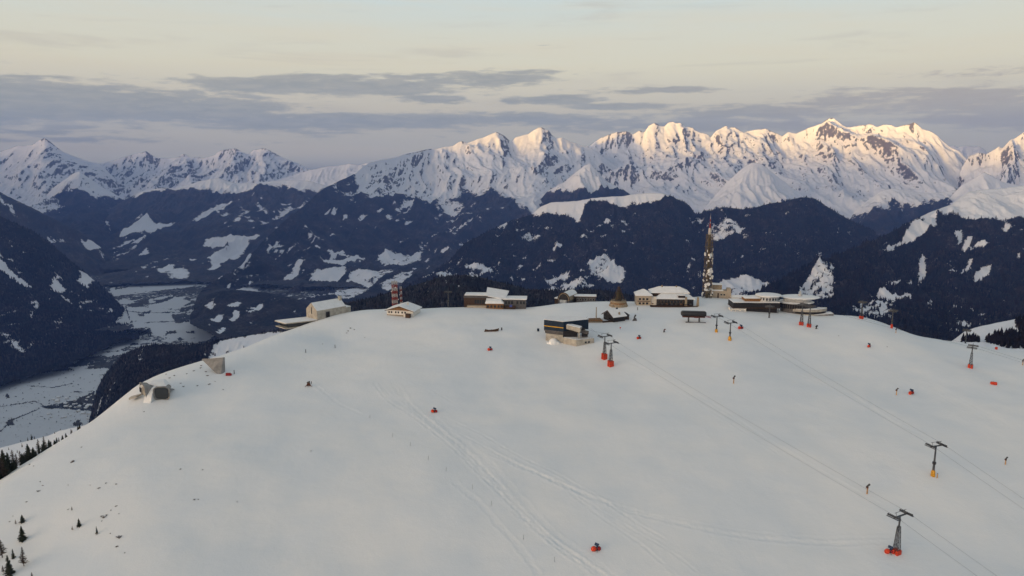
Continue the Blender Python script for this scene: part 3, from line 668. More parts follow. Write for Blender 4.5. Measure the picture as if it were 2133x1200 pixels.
def ski_hill():
    pa = np.arange(-360, 2500, 2.1)
    inv = np.concatenate([np.linspace(1 / 130., 1 / 205., 14, endpoint=False), np.linspace(1 / 205., 1 / 700., 560, endpoint=False), np.linspace(1 / 700., 1 / 1130., 30)])
    A, I = np.meshgrid((pa - CX) / F / 0.95, inv)
    Y = 1 / I; X = A * Y
    Z = hill(X, Y)
    # groomer and ski tracks: shallow ruts pressed into the snow
    rut = np.zeros_like(Z)
    for ti, L in enumerate(TRACKS):
        pts = [hit(x, y) for x, y in L]
        px = np.array([p.x for p in pts]); py = np.array([p.y for p in pts])
        s = np.linspace(0, 1, 60); k = np.linspace(0, 1, len(px))
        qx = np.interp(s, k, px); qy = np.interp(s, k, py)
        ker = np.ones(7) / 7
        qx[3:-3] = np.convolve(qx, ker, 'valid'); qy[3:-3] = np.convolve(qy, ker, 'valid')
        m = (X > qx.min() - 12) & (X < qx.max() + 12) & (Y > qy.min() - 12) & (Y < qy.max() + 12)
        if not m.any(): continue
        xx, yy = X[m], Y[m]
        best = np.full(xx.shape, 1e9); along = np.zeros(xx.shape)
        for i in range(len(qx) - 1):
            ax, ay, bx, by = qx[i], qy[i], qx[i + 1], qy[i + 1]
            l2 = (bx - ax) ** 2 + (by - ay) ** 2 + 1e-9
            t = np.clip(((xx - ax) * (bx - ax) + (yy - ay) * (by - ay)) / l2, 0, 1)
            dd = np.hypot(xx - ax - t * (bx - ax), yy - ay - t * (by - ay))
            w = dd < best; best[w] = dd[w]; along[w] = (i + t[w]) / len(qx)
        wob = fbm(xx / 6., yy / 6., 2, 300 + ti) * 1.1
        wid = (.9, 1.5, .8, 1.9)[ti % 4]
        e = np.abs(best + wob - wid)
        v = 0.30 * np.exp(-((best + wob * .6) / (wid + .8)) ** 4) * (fbm(xx / 2.2, yy / 2.2, 2, 320) * .8) - 0.20 * np.exp(-(best / wid) ** 4) + 0.24 * np.exp(-(e / .7) ** 2)
        rut[m] += (.30 if ti < 21 else .21) * v * sstep(0, .06, along) * sstep(1, .9, along)
    Z = Z + np.clip(rut, -.5, .6)
    o = grid_mesh('ski_slope', np.stack([X, Y, Z], -1), None, M_SNOW)
    tag(o, 'smooth groomed snow dome of the summit with ski tracks', None, None, 'structure')

M_SNOW, gg, b_ = new_mat('groomed_snow')
pos = gg.n('ShaderNodeNewGeometry').outputs['Position']
na = gg.noise(pos, 1 / 42., 4, .6); nb2 = gg.noise(pos, 1 / 2.6, 4, .7); nc2 = gg.noise(pos, 1 / 0.7, 2, .6)
c_ = gg.mix(gg.ss(na, .35, .7), (0.77, 0.79, 0.805, 1), (0.84, 0.832, 0.815, 1))
c_ = gg.mix(gg.ss(nb2, .5, .8, 0, .25), c_, (0.74, 0.755, 0.77, 1))
gg.put(b_.inputs['Base Color'], c_)
b_.inputs['Roughness'].default_value = .7
bp = gg.n('ShaderNodeBump'); bp.inputs['Strength'].default_value = .32; bp.inputs['Distance'].default_value = .35
gg.put(bp.inputs['Height'], gg.m('ADD', nb2, gg.m('MULTIPLY', nc2, .45)))
gg.t.links.new(bp.outputs[0], b_.inputs['Normal'])
ski_hill()

# ---- middle hills close behind the summit
PATCHES.setdefault("knoll", [])
patch('knoll', 1, (430, 746), (440, 731), (447, 717), (470, 709), (505, 701), (545, 696), (580, 690), (600, 700), (560, 720), (505, 742), (470, 752), (435, 756))
for L in ([(437, 734), (470, 727), (520, 724), (560, 716)], [(450, 742), (490, 744), (530, 733)]):
    for (xa, ya), (xb, yb) in zip(L[:-1], L[1:]): patch('knoll', -.8, (xa, ya - 1.5), (xb, yb - 1.5), (xb, yb + 1.5), (xa, ya + 1.5))
mass('knoll', [(150, 985), (175, 930), (188, 872), (193, 840), (203, 808), (215, 785), (228, 768), (240, 754), (252, 743), (265, 734), (282, 727), (300, 721), (320, 718), (340, 717), (365, 718), (390, 719), (415, 716), (440, 712), (480, 705), (520, 699), (560, 690), (600, 682), (680, 676), (760, 676)], [(150, 1010), (200, 1000), (760, 900)], 3500, 1900, 1.0, step=1.7, nrow=150, amp=45, lam=420, mat=M_NEAR, fuzz=9, tree=400, seed=107, jag=.5, label='rounded dark wooded knoll above the valley village', oname='wooded_hill', taper=.1)
mass('back_wood', [(640, 672), (690, 650), (717, 632), (740, 630), (800, 615), (850, 598), (900, 583), (940, 575), (960, 573), (1000, 578), (1050, 592), (1100, 603), (1160, 606), (1230, 604), (1300, 612), (1400, 635), (1500, 660)], [(640, 760), (1500, 720)], 2600, 1500, 1.0, nrow=70, amp=40, lam=350, mat=M_NEAR, fuzz=11, tree=400, seed=109, jag=.8, label='near black-green wooded hump just behind the summit', oname='wooded_hill', taper=.1)
patch('right_shoulder', -.9, (2000, 707), (2020, 700), (2040, 702), (2040, 712), (2005, 713)); patch('right_shoulder', -.9, (2052, 702), (2075, 694), (2105, 696), (2150, 690), (2150, 716), (2080, 718), (2056, 712)); patch('right_shoulder', -.9, (2108, 672), (2140, 664), (2150, 690), (2120, 682))
mass('right_shoulder', [(1930, 745), (1965, 722), (1989, 706), (2010, 690), (2032, 682), (2055, 677), (2078, 672), (2100, 668), (2133, 661), (2200, 652), (2330, 640), (2450, 640)], [(1930, 790), (2450, 800)], 1500, 950, 1.0, nrow=70, amp=16, lam=220, mat=M_NEAR, fuzz=8, seed=113, jag=.4, label='white shoulder with a dark tree belt, right behind the slope', oname='snow_shoulder', taper=.15, tree=900)
mass('left_shoulder', [(-320, 1005), (-200, 972), (-100, 953), (0, 933), (50, 920), (100, 908), (125, 897), (175, 886), (200, 881), (230, 874), (300, 870)], [(-320, 1080), (300, 960)], 760, 520, 1.0, nrow=60, amp=7, lam=120, mat=M_NEAR, seed=127, jag=.4, label='lower snow shoulder with scattered trees beyond the left edge of the slope', oname='snow_shoulder', taper=.2, tree=2000)
# ------------------------------------------------------------------ building kit
def pm(name, c, rough=.75, var=.12, scale=.6, metal=0., spec=.25):
    m, gg, b = new_mat(name)
    tcx = gg.n('ShaderNodeTexCoord').outputs['Object']
    nz = gg.noise(tcx, scale, 4., .65)
    d_ = tuple(max(0, v * (1 - var * 2.2)) for v in c); l_ = tuple(min(1, v * (1 + var)) for v in c)
    gg.put(b.inputs['Base Color'], gg.mix(gg.ss(nz, .3, .7), d_ + (1,), l_ + (1,)))
    b.inputs['Roughness'].default_value = rough
    b.inputs['Metallic'].default_value = metal
    b.inputs['Specular IOR Level'].default_value = spec
    return m
M = dict(
    concrete=pm('pale_concrete', (.44, .40, .34), scale=.35), concrete_grey=pm('grey_concrete', (.27, .26, .25), scale=.35), stone=pm('tan_stone', (.30, .235, .16), scale=1.2),
    snow=pm('roof_snow', (.80, .80, .80), .7, .03, .3), plaster=pm('cream_plaster', (.42, .35, .27), .8, .06, .4), white=pm('white_plaster', (.70, .66, .60), .8, .06, .4),
    timber=pm('brown_timber', (.075, .042, .026), .7, .3, 1.5), timber_orange=pm('orange_timber', (.24, .12, .045), .7, .25, 1.5), dark=pm('dark_cladding', (.022, .02, .022), .6, .2, 1.0),
    greyclad=pm('grey_cladding', (.10, .095, .095), .6, .15, .8), navy=pm('navy_facade_panel', (.010, .024, .046), .5, .15, .5, 0, .2), yellow=pm('yellow_stripe_paint', (.65, .36, .03), .5, .08),
    glass=pm('dark_window_glass', (.02, .025, .03), .12, .1, .5, 0, .6), steel=pm('galvanised_steel', (.085, .09, .10), .5, .15, 1.0, .3), lattice=pm('tan_lattice_steel', (.16, .12, .075), .6, .2, .4, .1),
    red=pm('red_safety_mat', (.58, .055, .02), .6, .12, 1.2), redpaint=pm('red_mast_paint', (.27, .045, .032), .6, .1, .6), whitepaint=pm('white_mast_paint', (.46, .43, .41), .6, .08, .6), orange=pm('yellow_base_mat', (.62, .30, .03), .6, .1, 1.0),
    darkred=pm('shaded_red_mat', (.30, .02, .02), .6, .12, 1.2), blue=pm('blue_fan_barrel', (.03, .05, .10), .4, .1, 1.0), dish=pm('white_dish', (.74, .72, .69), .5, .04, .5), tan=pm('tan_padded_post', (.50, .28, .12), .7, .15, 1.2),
    bronze=pm('bronze_bell', (.06, .05, .03), .5, .2, .6, .4), cable=pm('steel_cable', (.05, .05, .055), .5, .1), bark=pm('tree_bark', (.10, .07, .05), .9, .3, 2.), brown=pm('brown_machine', (.10, .035, .02), .6, .2, 1.),
    capsule=pm('black_capsule_shell', (.018, .017, .018), .35, .15, .5, 0, .5), pale=pm('pale_grey_panel', (.45, .46, .47), .6, .08, .5))

class MB:
    def __init__(s): s.bm = bmesh.new()
    def box(s, x0, x1, y0, y1, z0, z1, rz=0, bev=0.0):
        mt = Matrix.Translation(((x0 + x1) / 2, (y0 + y1) / 2, (z0 + z1) / 2)) @ Matrix.Rotation(rz, 4, 'Z') @ Matrix.Diagonal((x1 - x0, y1 - y0, z1 - z0, 1))
        r = bmesh.ops.create_cube(s.bm, size=1.0, matrix=mt)
        if bev:
            es = list({e for v in r['verts'] for e in v.link_edges})
            bmesh.ops.bevel(s.bm, geom=es, offset=bev, segments=3, affect='EDGES', profile=.6)
        return s
    def prism(s, pts, axis, a0, a1):
        """closed outline of (u, w) points pulled along an axis: 'x' -> (a,u,w), 'y' -> (u,a,w), 'z' -> (u,w,a)"""
        f = {'x': lambda u, w, a: (a, u, w), 'y': lambda u, w, a: (u, a, w), 'z': lambda u, w, a: (u, w, a)}[axis]
        A = [s.bm.verts.new(f(u, w, a0)) for u, w in pts]; B = [s.bm.verts.new(f(u, w, a1)) for u, w in pts]
        n = len(pts); fs = [s.bm.faces.new(A), s.bm.faces.new(B[::-1])]
        for i in range(n): fs.append(s.bm.faces.new((A[i], B[i], B[(i + 1) % n], A[(i + 1) % n])))
        bmesh.ops.recalc_face_normals(s.bm, faces=fs)
        return s
    def hull(s, pts):
        vs = [s.bm.verts.new(p) for p in pts]
        r = bmesh.ops.convex_hull(s.bm, input=vs)
        return s
    def tube(s, p0, p1, r0, r1=None, n=6):
        p0, p1 = Vector(p0), Vector(p1); r1 = r0 if r1 is None else r1
        d = p1 - p0
        if d.length < 1e-6: return s
        mt = Matrix.Translation((p0 + p1) / 2) @ d.to_track_quat('Z', 'Y').to_matrix().to_4x4()
        bmesh.ops.create_cone(s.bm, cap_ends=True, segments=n, radius1=r0, radius2=r1, depth=d.length, matrix=mt)
        return s
    def lathe(s, prof, n=20, cx=0, cy=0, sx=1, sy=1):
        rings = []
        for r, z in prof: rings.append([s.bm.verts.new((cx + sx * r * math.cos(2 * math.pi * k / n), cy + sy * r * math.sin(2 * math.pi * k / n), z)) for k in range(n)])
        fs = []
        for a, b in zip(rings[:-1], rings[1:]):
            for k in range(n): fs.append(s.bm.faces.new((a[k], a[(k + 1) % n], b[(k + 1) % n], b[k])))
        fs.append(s.bm.faces.new(rings[0])); fs.append(s.bm.faces.new(rings[-1]))
        bmesh.ops.recalc_face_normals(s.bm, faces=fs)
        return s
    def ell(s, c, r, seg=12, rings=8):
        bmesh.ops.create_uvsphere(s.bm, u_segments=seg, v_segments=rings, radius=1.0, matrix=Matrix.Translation(c) @ Matrix.Diagonal((r[0], r[1], r[2], 1)))
        return s
    def build(s, name, mat, parent=None, smooth=False):
        me = bpy.data.meshes.new(name); s.bm.to_mesh(me); s.bm.free()
        me.materials.append(mat)
        if smooth: me.polygons.foreach_set('use_smooth', np.ones(len(me.polygons), bool))
        o = bpy.data.objects.new(name, me); COL.objects.link(o)
        if parent is not None: o.parent = parent
        return o

def windows(root, wall_y, spots, w, h, name='window', mat=None, facing='y', frame=True):
    """each window a frame part and its pane a sub-part; spots are (u, z) on the wall plane"""
    for u, z in spots:
        f = MB(); p = MB(); t = .09
        if facing == 'y':
            f.box(u - w / 2 - t, u + w / 2 + t, wall_y - .07, wall_y + .05, z - t, z + h + t); p.box(u - w / 2, u + w / 2, wall_y - .10, wall_y - .04, z, z + h)
        else:
            s = -1 if facing == '-x' else 1
            f.box(wall_y - .06, wall_y + .06, u - w / 2 - t, u + w / 2 + t, z - t, z + h + t); p.box(wall_y + s * .09 - .04, wall_y + s * .09 + .04, u - w / 2, u + w / 2, z, z + h)
        o = f.build(name, mat or M['timber'], root); p.build('pane', M['glass'], o)

def gable(mb_wall, x0, x1, y0, y1, h, rise, axis='x', z0=-3):
    """walls with two gable ends; ridge along axis"""
    if axis == 'x':
        m_ = (y0 + y1) / 2; mb_wall.prism([(y0, z0), (y1, z0), (y1, h), (m_, h + rise), (y0, h)], 'x', x0, x1)
    else:
        m_ = (x0 + x1) / 2; mb_wall.prism([(x0, z0), (x1, z0), (x1, h), (m_, h + rise), (x0, h)], 'y', y0, y1)

def gable_roof(mb, x0, x1, y0, y1, h, rise, t=.35, ov=.6, axis='x', lift=.02):
    def prof(a, b):
        m_ = (a + b) / 2; k = rise / ((b - a) / 2); za = h - k * ov
        return [(a - ov, za + lift), (m_, h + rise + lift), (b + ov, za + lift), (b + ov, za + lift + t), (m_, h + rise + lift + t), (a - ov, za + lift + t)]
    if axis == 'x': mb.prism(prof(y0, y1), 'x', x0 - ov, x1 + ov)
    else: mb.prism(prof(x0, x1), 'y', y0 - ov, y1 + ov)

def place(px, py, Y=None, sink=0.0):
    if Y is None: return hit(px, py) - Vector((0, 0, sink))
    p = at(np.float64(px), np.float64(py), np.float64(Y))
    return Vector((p[0], p[1], float(hill(p[0], p[1])) - sink))
def mpp(p): return (p.y * cp + (CAMZ - p.z) * sp) / F

R = math.radians
# ------------------------------------------------------------------ summit buildings, left to right
def photo_museum():
    p = hit(661, 668)
    r = empty('concrete_hall', p, R(48), 'pale concrete gabled hall with a glazed terrace jutting over the left edge', 'hall')
    w = MB(); gable(w, 0, 27, 0, 15, 7.6, 5.4, 'x', -3); w.build('wall', M['concrete'], r)
    rf = MB(); gable_roof(rf, .3, 26.7, .3, 14.7, 7.6, 5.4, .22, .25, 'x'); ro = rf.build('roof', M['snow'], r)
    MB().box(24.6, 26.8, 5.0, 7.2, 11.6, 15.2).build('chimney', M['concrete'], ro)
    MB().box(-.12, .1, 6.8, 7.9, 4.4, 9.6).build('slit_window', M['dark'], r)
    d = MB().box(8.0, 11.4, -.14, .2, 0.2, 5.6).build('door', M['dark'], r)
    MB().prism([(7.6, .2), (8.0, .2), (8.0, 5.6), (11.4, 5.6), (11.4, .2), (11.8, .2), (11.8, 6.0), (7.6, 6.0)], 'y', -.2, -.02).build('frame', M['concrete_grey'], d)
    a = MB(); a.box(27.02, 34, 3.5, 14, -1, 5.6); ao = a.build('annex', M['concrete'], r)
    MB().box(27.1, 34.2, 3.3, 14.2, 5.61, 5.95).build('roof', M['snow'], ao)
    MB().box(33.0, 34.14, 4.0, 6.2, 1.2, 4.4).build('window', M['glass'], ao)
    # glazed restaurant tray on stilts, pushed out of the slope below the gable
    t = MB(); t.hull([(-24, 7, .1), (-24, 22, .1), (-.4, -1, .1), (-.4, 15, .1), (-24, 7, .75), (-24, 22, .75), (-.4, -1, .75), (-.4, 15, .75)])
    to = t.build('terrace_roof', M['concrete'], r)
    s_ = MB(); s_.hull([(-23.8, 7.3, .76), (-23.8, 21.7, .76), (-.5, -.7, .76), (-.5, 14.8, .76), (-23.5, 7.5, 1.1), (-23.5, 21.5, 1.1), (-.7, -.4, 1.1), (-.7, 14.5, 1.1)]); s_.build('snow_cover', M['snow'], to)
    g_ = MB(); g_.hull([(-21, 8, -3.0), (-21, 20, -3.0), (-.6, .5, -3.0), (-.6, 14, -3.0), (-21, 8, .08), (-21, 20, .08), (-.6, .5, .08), (-.6, 14, .08)]); g_.build('glazing', M['glass'], r)
    dk = MB(); dk.hull([(-24, 6.4, -3.7), (-24, 21, -3.7), (-4, -.6, -3.7), (-4, 14, -3.7), (-24, 6.4, -3.05), (-24, 21, -3.05), (-4, -.6, -3.05), (-4, 14, -3.05)]); dk.build('deck', M['concrete'], r)
    for x, y in ((-22, 8), (-20, 9), (-22, 18), (-15, 6)): MB().tube((x, y, -16), (x, y, -3.7), .22).build('stilt', M['steel'], r)
    MB().box(-.5, 6.5, -1.2, -.03, -4, .1).build('plinth', M['timber'], r)
photo_museum()

def alpine_hut():
    p = hit(833, 659)
    r = empty('alpine_hut', p, R(-14), 'white alpine hut with orange timber gable and snowy roof by the striped mast', 'hut')
    w = MB(); gable(w, -11, 11, 0, 16, 4.6, 3.4, 'y', -2); w.build('wall', M['white'], r)
    t = MB(); t.prism([(-10.8, 4.7), (10.8, 4.7), (0, 7.85)], 'y', -.22, -.02); t.build('gable_cladding', M['timber_orange'], r)
    rf = MB(); gable_roof(rf, -11, 11, 0, 16, 4.6, 3.4, .5, 1.2, 'y'); ro = rf.build('roof', M['snow'], r)
    fa = MB()
    for s in (-1, 1): fa.prism([(s * 12.2, 4.0), (s * 12.2, 4.45), (0, 8.2), (0, 7.7)], 'y', -1.45, -1.22)
    fa.build('barge_board', M['timber'], ro)
    MB().box(2.5, 3.7, 9, 10.2, 6.5, 9.4).build('chimney', M['white'], ro)
    windows(r, 0, [(-9, 2.3), (-7, 2.3), (-3.4, 2.4), (-1.2, 2.4), (2, 2.4), (4.5, 2.4)], 1.1, 1.3)
    MB().box(5.6, 9.2, -2.6, -.04, -2, 2.6).build('porch', M['timber'], r)
    MB().box(-10.9, 3, -.12, -.02, -.5, 1.0).build('stone_base', M['stone'], r)
alpine_hut()

def lattice(mb, w0, w1, z0, z1, nseg, r=.12, brace=True, sides=4):
    c = lambda k, w, z: (w / 2 * math.sqrt(2) * math.cos(R(45 + 90 * k)), w / 2 * math.sqrt(2) * math.sin(R(45 + 90 * k)), z)
    for i in range(nseg):
        za, zb = z0 + (z1 - z0) * i / nseg, z0 + (z1 - z0) * (i + 1) / nseg
        wa, wb = w0 + (w1 - w0) * i / nseg, w0 + (w1 - w0) * (i + 1) / nseg
        for k in range(4):
            mb.tube(c(k, wa, za), c(k, wb, zb), r, n=4)
            if brace:
                mb.tube(c(k, wa, za), c(k + 1, wb, zb), r * .7, n=4); mb.tube(c(k + 1, wa, za), c(k, wb, zb), r * .7, n=4)
                mb.tube(c(k, wb, zb), c(k + 1, wb, zb), r * .7, n=4)

def striped_mast(px, py, Y, h, w, label, n):
    p = place(px, py, Y, .5)
    r = empty('striped_mast', p, R(20), label, 'mast')
    for i in range(n):
        m_ = MB(); lattice(m_, w, w, h * i / n, h * (i + 1) / n, 2, .16 if w > 2 else .10)
        m_.tube((0, 0, h * i / n), (0, 0, h * (i + 1) / n), w * .07, n=6)
        m_.build('mast_section', M['redpaint' if i % 2 else 'whitepaint'], r)
    for i in range(4): MB().tube((w * .6 * math.cos(i * 1.6), w * .6 * math.sin(i * 1.6), h * (.35 + .15 * i)), (w * .8 * math.cos(i * 1.6), w * .8 * math.sin(i * 1.6), h * (.35 + .15 * i)), .5, .55, 10).build('antenna_dish', M['dish'], r)
    MB().tube((0, 0, h), (0, 0, h + 3.5), .09).build('antenna', M['steel'], r)
striped_mast(823, 643, 606, 24, 4.0, 'thick red and white lattice mast rising behind the white hut', 9)
striped_mast(836, 643, 612, 20, 1.5, 'thin red and white antenna mast right beside the thick one', 9)

def lodge():
    p = place(1035, 643, 597)
    u = .40
    r = empty('mountain_lodge', p, R(-3), 'long brown lodge with several snowy lean-to roofs on the summit edge', 'lodge')
    w = MB(); w.box(-28, -9, 4, 16, -2, 10.2); w.build('left_wing', M['timber'], r)
    MB().box(-28.4, -8, 3.4, 16.4, 8.4, 9.9).build('fascia', M['greyclad'], r)
    MB().box(-27.5, -8.5, 4, 16, 10.22, 10.9).build('roof_snow', M['snow'], r)
    MB().box(-25, -6, 0, 3.0, -2, 2.4).build('terrace_wall', M['plaster'], r)
    gl = MB()
    for i in range(6): gl.box(-19 + i * 2.1, -17.4 + i * 2.1, 3.84, 3.97, 3.4, 6.8)
    gl.build('window_row', M['glass'], r)
    c = MB(); c.hull([(-8.9, 5, -2), (5, 5, -2), (5, 19, -2), (-8.9, 19, -2), (-8.9, 5, 9.5), (5, 5, 6.8), (5, 19, 12.2), (-8.9, 19, 13.8)]); c.build('central_hall', M['timber'], r)
    rf = MB(); rf.hull([(-9.6, 4.4, 9.7), (6.5, 4.4, 6.9), (9, 19.6, 11.0), (-9.6, 19.6, 14.0), (-9.6, 4.4, 10.5), (6.5, 4.4, 7.7), (9, 19.6, 11.9), (-9.6, 19.6, 14.8)]); rf.build('roof', M['snow'], r)
    f = MB(); f.hull([(-9, -1, -2), (5.5, -1, -2), (5.5, 4.3, -2), (-9, 4.3, -2), (-9, -1, 4.6), (5.5, -1, 4.6), (5.5, 4.3, 4.6), (-9, 4.3, 4.6)]); f.build('front_hall', M['timber_orange'], r)
    f2 = MB(); f2.hull([(-9.8, -1.8, 4.62), (6, -1.8, 4.62), (6, 4.38, 4.62), (-9.8, 4.38, 4.62), (-9, 0, 6.6), (3, 0, 6.4), (3, 4.3, 8), (-9, 4.3, 8.2)]); f2.build('front_roof', M['snow'], r)
    windows(r, -1, [(-7.5, 1.2), (-4.5, 1.2), (-1.5, 1.2), (1.5, 1.2), (4, 1.2)], 1.7, 1.9)
    b = MB(); b.box(5.52, 24, 3, 15, -2, 7.4); b.build('right_wing', M['greyclad'], r)
    MB().box(5.0, 24.8, 2.2, 15.6, 7.42, 8.3).build('right_roof', M['snow'], r)
    windows(r, 3, [(7.5, 3.6), (10, 3.6), (12.5, 3.6), (17, 3.6), (20, 3.6), (22.4, 3.6)], 1.6, 2.4)
    MB().box(6, 15.5, 1.2, 2.9, -2, 2.2).build('porch', M['timber'], r)
lodge()

def barrel_station():
    p = place(1174, 632, 628)
    r = empty('barrel_roof_station', p, R(-28), 'lift station under a pale half-round barrel roof behind the summit', 'lift station')
    pr = [(-5.4 * math.cos(R(a)), 3.2 + 6.2 * math.sin(R(a))) for a in range(0, 181, 15)]
    MB().prism(pr + [(5.4, 2.9), (-5.4, 2.9)], 'y', 0, 19).build('barrel_roof', M['stone'], r, False)
    MB().prism([(q[0] * 1.03, q[1] * 1.015 + .05) for q in pr[2:-2]], 'y', 1.5, 18.8).build('snow_cover', M['snow'], r)
    ring = MB()
    for a in range(0, 180, 15):
        ring.tube((5.6 * math.cos(R(a)), -.1, 3.2 + 6.3 * math.sin(R(a))), (5.6 * math.cos(R(a + 15)), -.1, 3.2 + 6.3 * math.sin(R(a + 15))), .42, n=6)
    ring.build('arch_rim', M['timber'], r)
    MB().prism([(q[0] * .86, q[1] * .92) for q in pr] + [(4.6, 3), (-4.6, 3)], 'y', -.16, -.04).build('opening', M['dark'], r)
    MB().box(-3.2, 3.0, -1.0, -.2, .4, 3.2).build('glazed_front', M['pale'], r)
    MB().box(-5.2, 5.2, .05, 18.9, -3, 2.88).build('wall', M['greyclad'], r)
    MB().box(-9.5, -5.6, 2, 10, -3, 3.4).build('side_shed', M['timber'], r)
    MB().box(-9.8, -5.4, 1.6, 10.4, 3.42, 4.0).build('shed_snow', M['snow'], r)
    q = place(1220, 629, 632)
    r2 = empty('flat_roof_building', q, R(-6), 'low grey building with flat snowy roof right of the barrel roof', 'building')
    MB().box(-8.5, 8.5, 0, 9, -2, 4.4).build('wall', M['greyclad'], r2)
    rr = MB().box(-10.5, 9.6, -1, 9.6, 4.42, 4.9).build('roof', M['timber'], r2)
    MB().box(-10.2, 9.3, -.7, 9.3, 4.91, 5.3).build('snow_cover', M['snow'], rr)
    windows(r2, 0, [(-7 + 2.3 * i, 1.2) for i in range(7)], 1.3, 1.8, mat=M['pale'])
    for x in (-8, -3, 2.5, 8): MB().tube((x, -.7, -2), (x, -.7, 4.4), .16).build('post', M['timber'], r2)
barrel_station()

def valley_station():
    p = hit(1178, 716) + Vector((-1.5, 2.5, 3.0))
    r = empty('navy_lift_station', p, R(0), 'navy lift station with a yellow stripe above a concrete base', 'lift station')
    # folded facade: a left wing coming towards us and a right wing going back
    L0, L1, R1 = (-13.5, 6.0), (0, -1.0), (18.5, 7.0)
    w = MB(); w.prism([L0, L1, R1, (14, 16), (-10, 16)], 'z', 5.2, 12.4); w.build('facade', M['navy'], r)
    MB().prism([(-13.6, 6.0), (0, -1.1), (18.6, 7.0), (14, 16.1), (-10, 16.1)], 'z', 12.41, 12.75).build('roof_snow', M['snow'], r)
    def strip(a, b, z0, z1, t, name, mat):
        d = Vector((b[0] - a[0], b[1] - a[1], 0)).normalized(); n = Vector((d.y, -d.x, 0)) * t
        m_ = MB(); m_.prism([a, b, (b[0] + n.x, b[1] + n.y), (a[0] + n.x, a[1] + n.y)], 'z', z0, z1); m_.build(name, mat, r)
    strip((-13.4, 5.95), (-.05, -.97), 7.7, 8.3, .10, 'yellow_stripe', M['yellow'])
    strip((-13.4, 5.95), (-.05, -.97), 4.4, 5.18, .05, 'grey_band', M['greyclad'])
    MB().prism([(-12.8, 6.2), (-.2, -.4), (16, 7), (13, 15.5), (-9.6, 15.5)], 'z', 2.6, 5.19).build('hall', M['greyclad'], r)
    MB().prism([(-12.2, 4.6), (-.3, -1.4), (-.3, 4), (-10, 9)], 'z', -9, 2.58).build('left_base', M['concrete'], r)
    MB().hull([(2, -1.5, 7.4), (11.2, -6.2, 5.8), (13.2, -1, 5.8), (4, 3, 7.4), (2, -1.5, 10.2), (11.2, -6.2, 9.0), (13.2, -1, 9.0), (4, 3, 10.2)]).build('canopy', M['concrete'], r)
    MB().hull([(2.2, -1.3, 10.22), (11, -5.9, 9.03), (13, -1.1, 9.03), (4.1, 2.8, 10.22), (2.4, -1.1, 10.6), (10.8, -5.6, 9.4), (12.8, -1.2, 9.4), (4.2, 2.6, 10.6)]).build('canopy_snow', M['snow'], r)
    MB().box(-.2, 10, -1.0, 2.2, 1.2, 5.6).build('platform_opening', M['dark'], r)
    MB().box(10.2, 11.2, -5.6, -4.8, -1, 5.9).build('column', M['concrete'], r)
    for z in (5.4, 6.6): MB().tube((12.4, -2, z), (17.4, -4.2, z - .7), .75, .75, 10).build('drive_casing', M['greyclad'], r)
    MB().tube((13.5, -1.6, 7.4), (13.5, -1.6, 7.9), 2.4, 2.4, 20).build('bullwheel', M['capsule'], r)
    MB().box(13, 17, -3.5, 1, 2.2, 4.6).build('machine_bay', M['dark'], r)
    bs = MB(); bs.prism([(-.1, -2.2), (8.6, -9.0), (21.5, -4.2), (18, 6), (1, 6)], 'z', -9, 1.18); bo = bs.build('concrete_base', M['concrete'], r)
    MB().prism([(.2, -2.0), (8.6, -8.6), (21.1, -4.0), (17.6, 5.8), (1.2, 5.8)], 'z', 1.19, 1.42).build('platform_snow', M['snow'], r)
    d = Vector((12.9, 4.8, 0)).normalized(); n = Vector((d.y, -d.x, 0))
    for k in (7.2, 9.7):
        c = Vector((8.6, -9.0, 0)) + d * k
        m_ = MB(); m_.prism([(c.x - d.x * .75, c.y - d.y * .75), (c.x + d.x * .75, c.y + d.y * .75), (c.x + d.x * .75 + n.x * .1, c.y + d.y * .75 + n.y * .1), (c.x - d.x * .75 + n.x * .1, c.y - d.y * .75 + n.y * .1)], 'z', -1.7, -.5); m_.build('window', M['glass'], r)
    rail = MB()
    for k in range(0, 14, 2): q = Vector((8.6, -8.9, 0)) + d * k; rail.tube((q.x, q.y, 1.4), (q.x, q.y, 2.4), .05, n=4)
    rail.tube((8.6, -8.9, 2.4), (8.6 + d.x * 13, -8.9 + d.y * 13, 2.4), .05, n=4); rail.build('railing', M['steel'], r)
    q = hit(1153, 715)
    h = MB(); h.ell((0, 0, -.5), (3.6, 3.2, 3.9), 18, 11); h.ell((2.6, -.6, -.7), (2.4, 2.2, 2.4), 14, 9); h.ell((-2.6, .3, -.8), (2.6, 2.0, 2.2), 14, 9)
    for v in h.bm.verts: v.co += Vector((random.uniform(-.35, .35), random.uniform(-.35, .35), random.uniform(-.3, .3)))
    o = h.build('snow_heap', M['snow'], None, True); o.location = q; tag(o, 'rounded white snow heap against the station concrete base', 'snow heap')
random.seed(4)
valley_station()

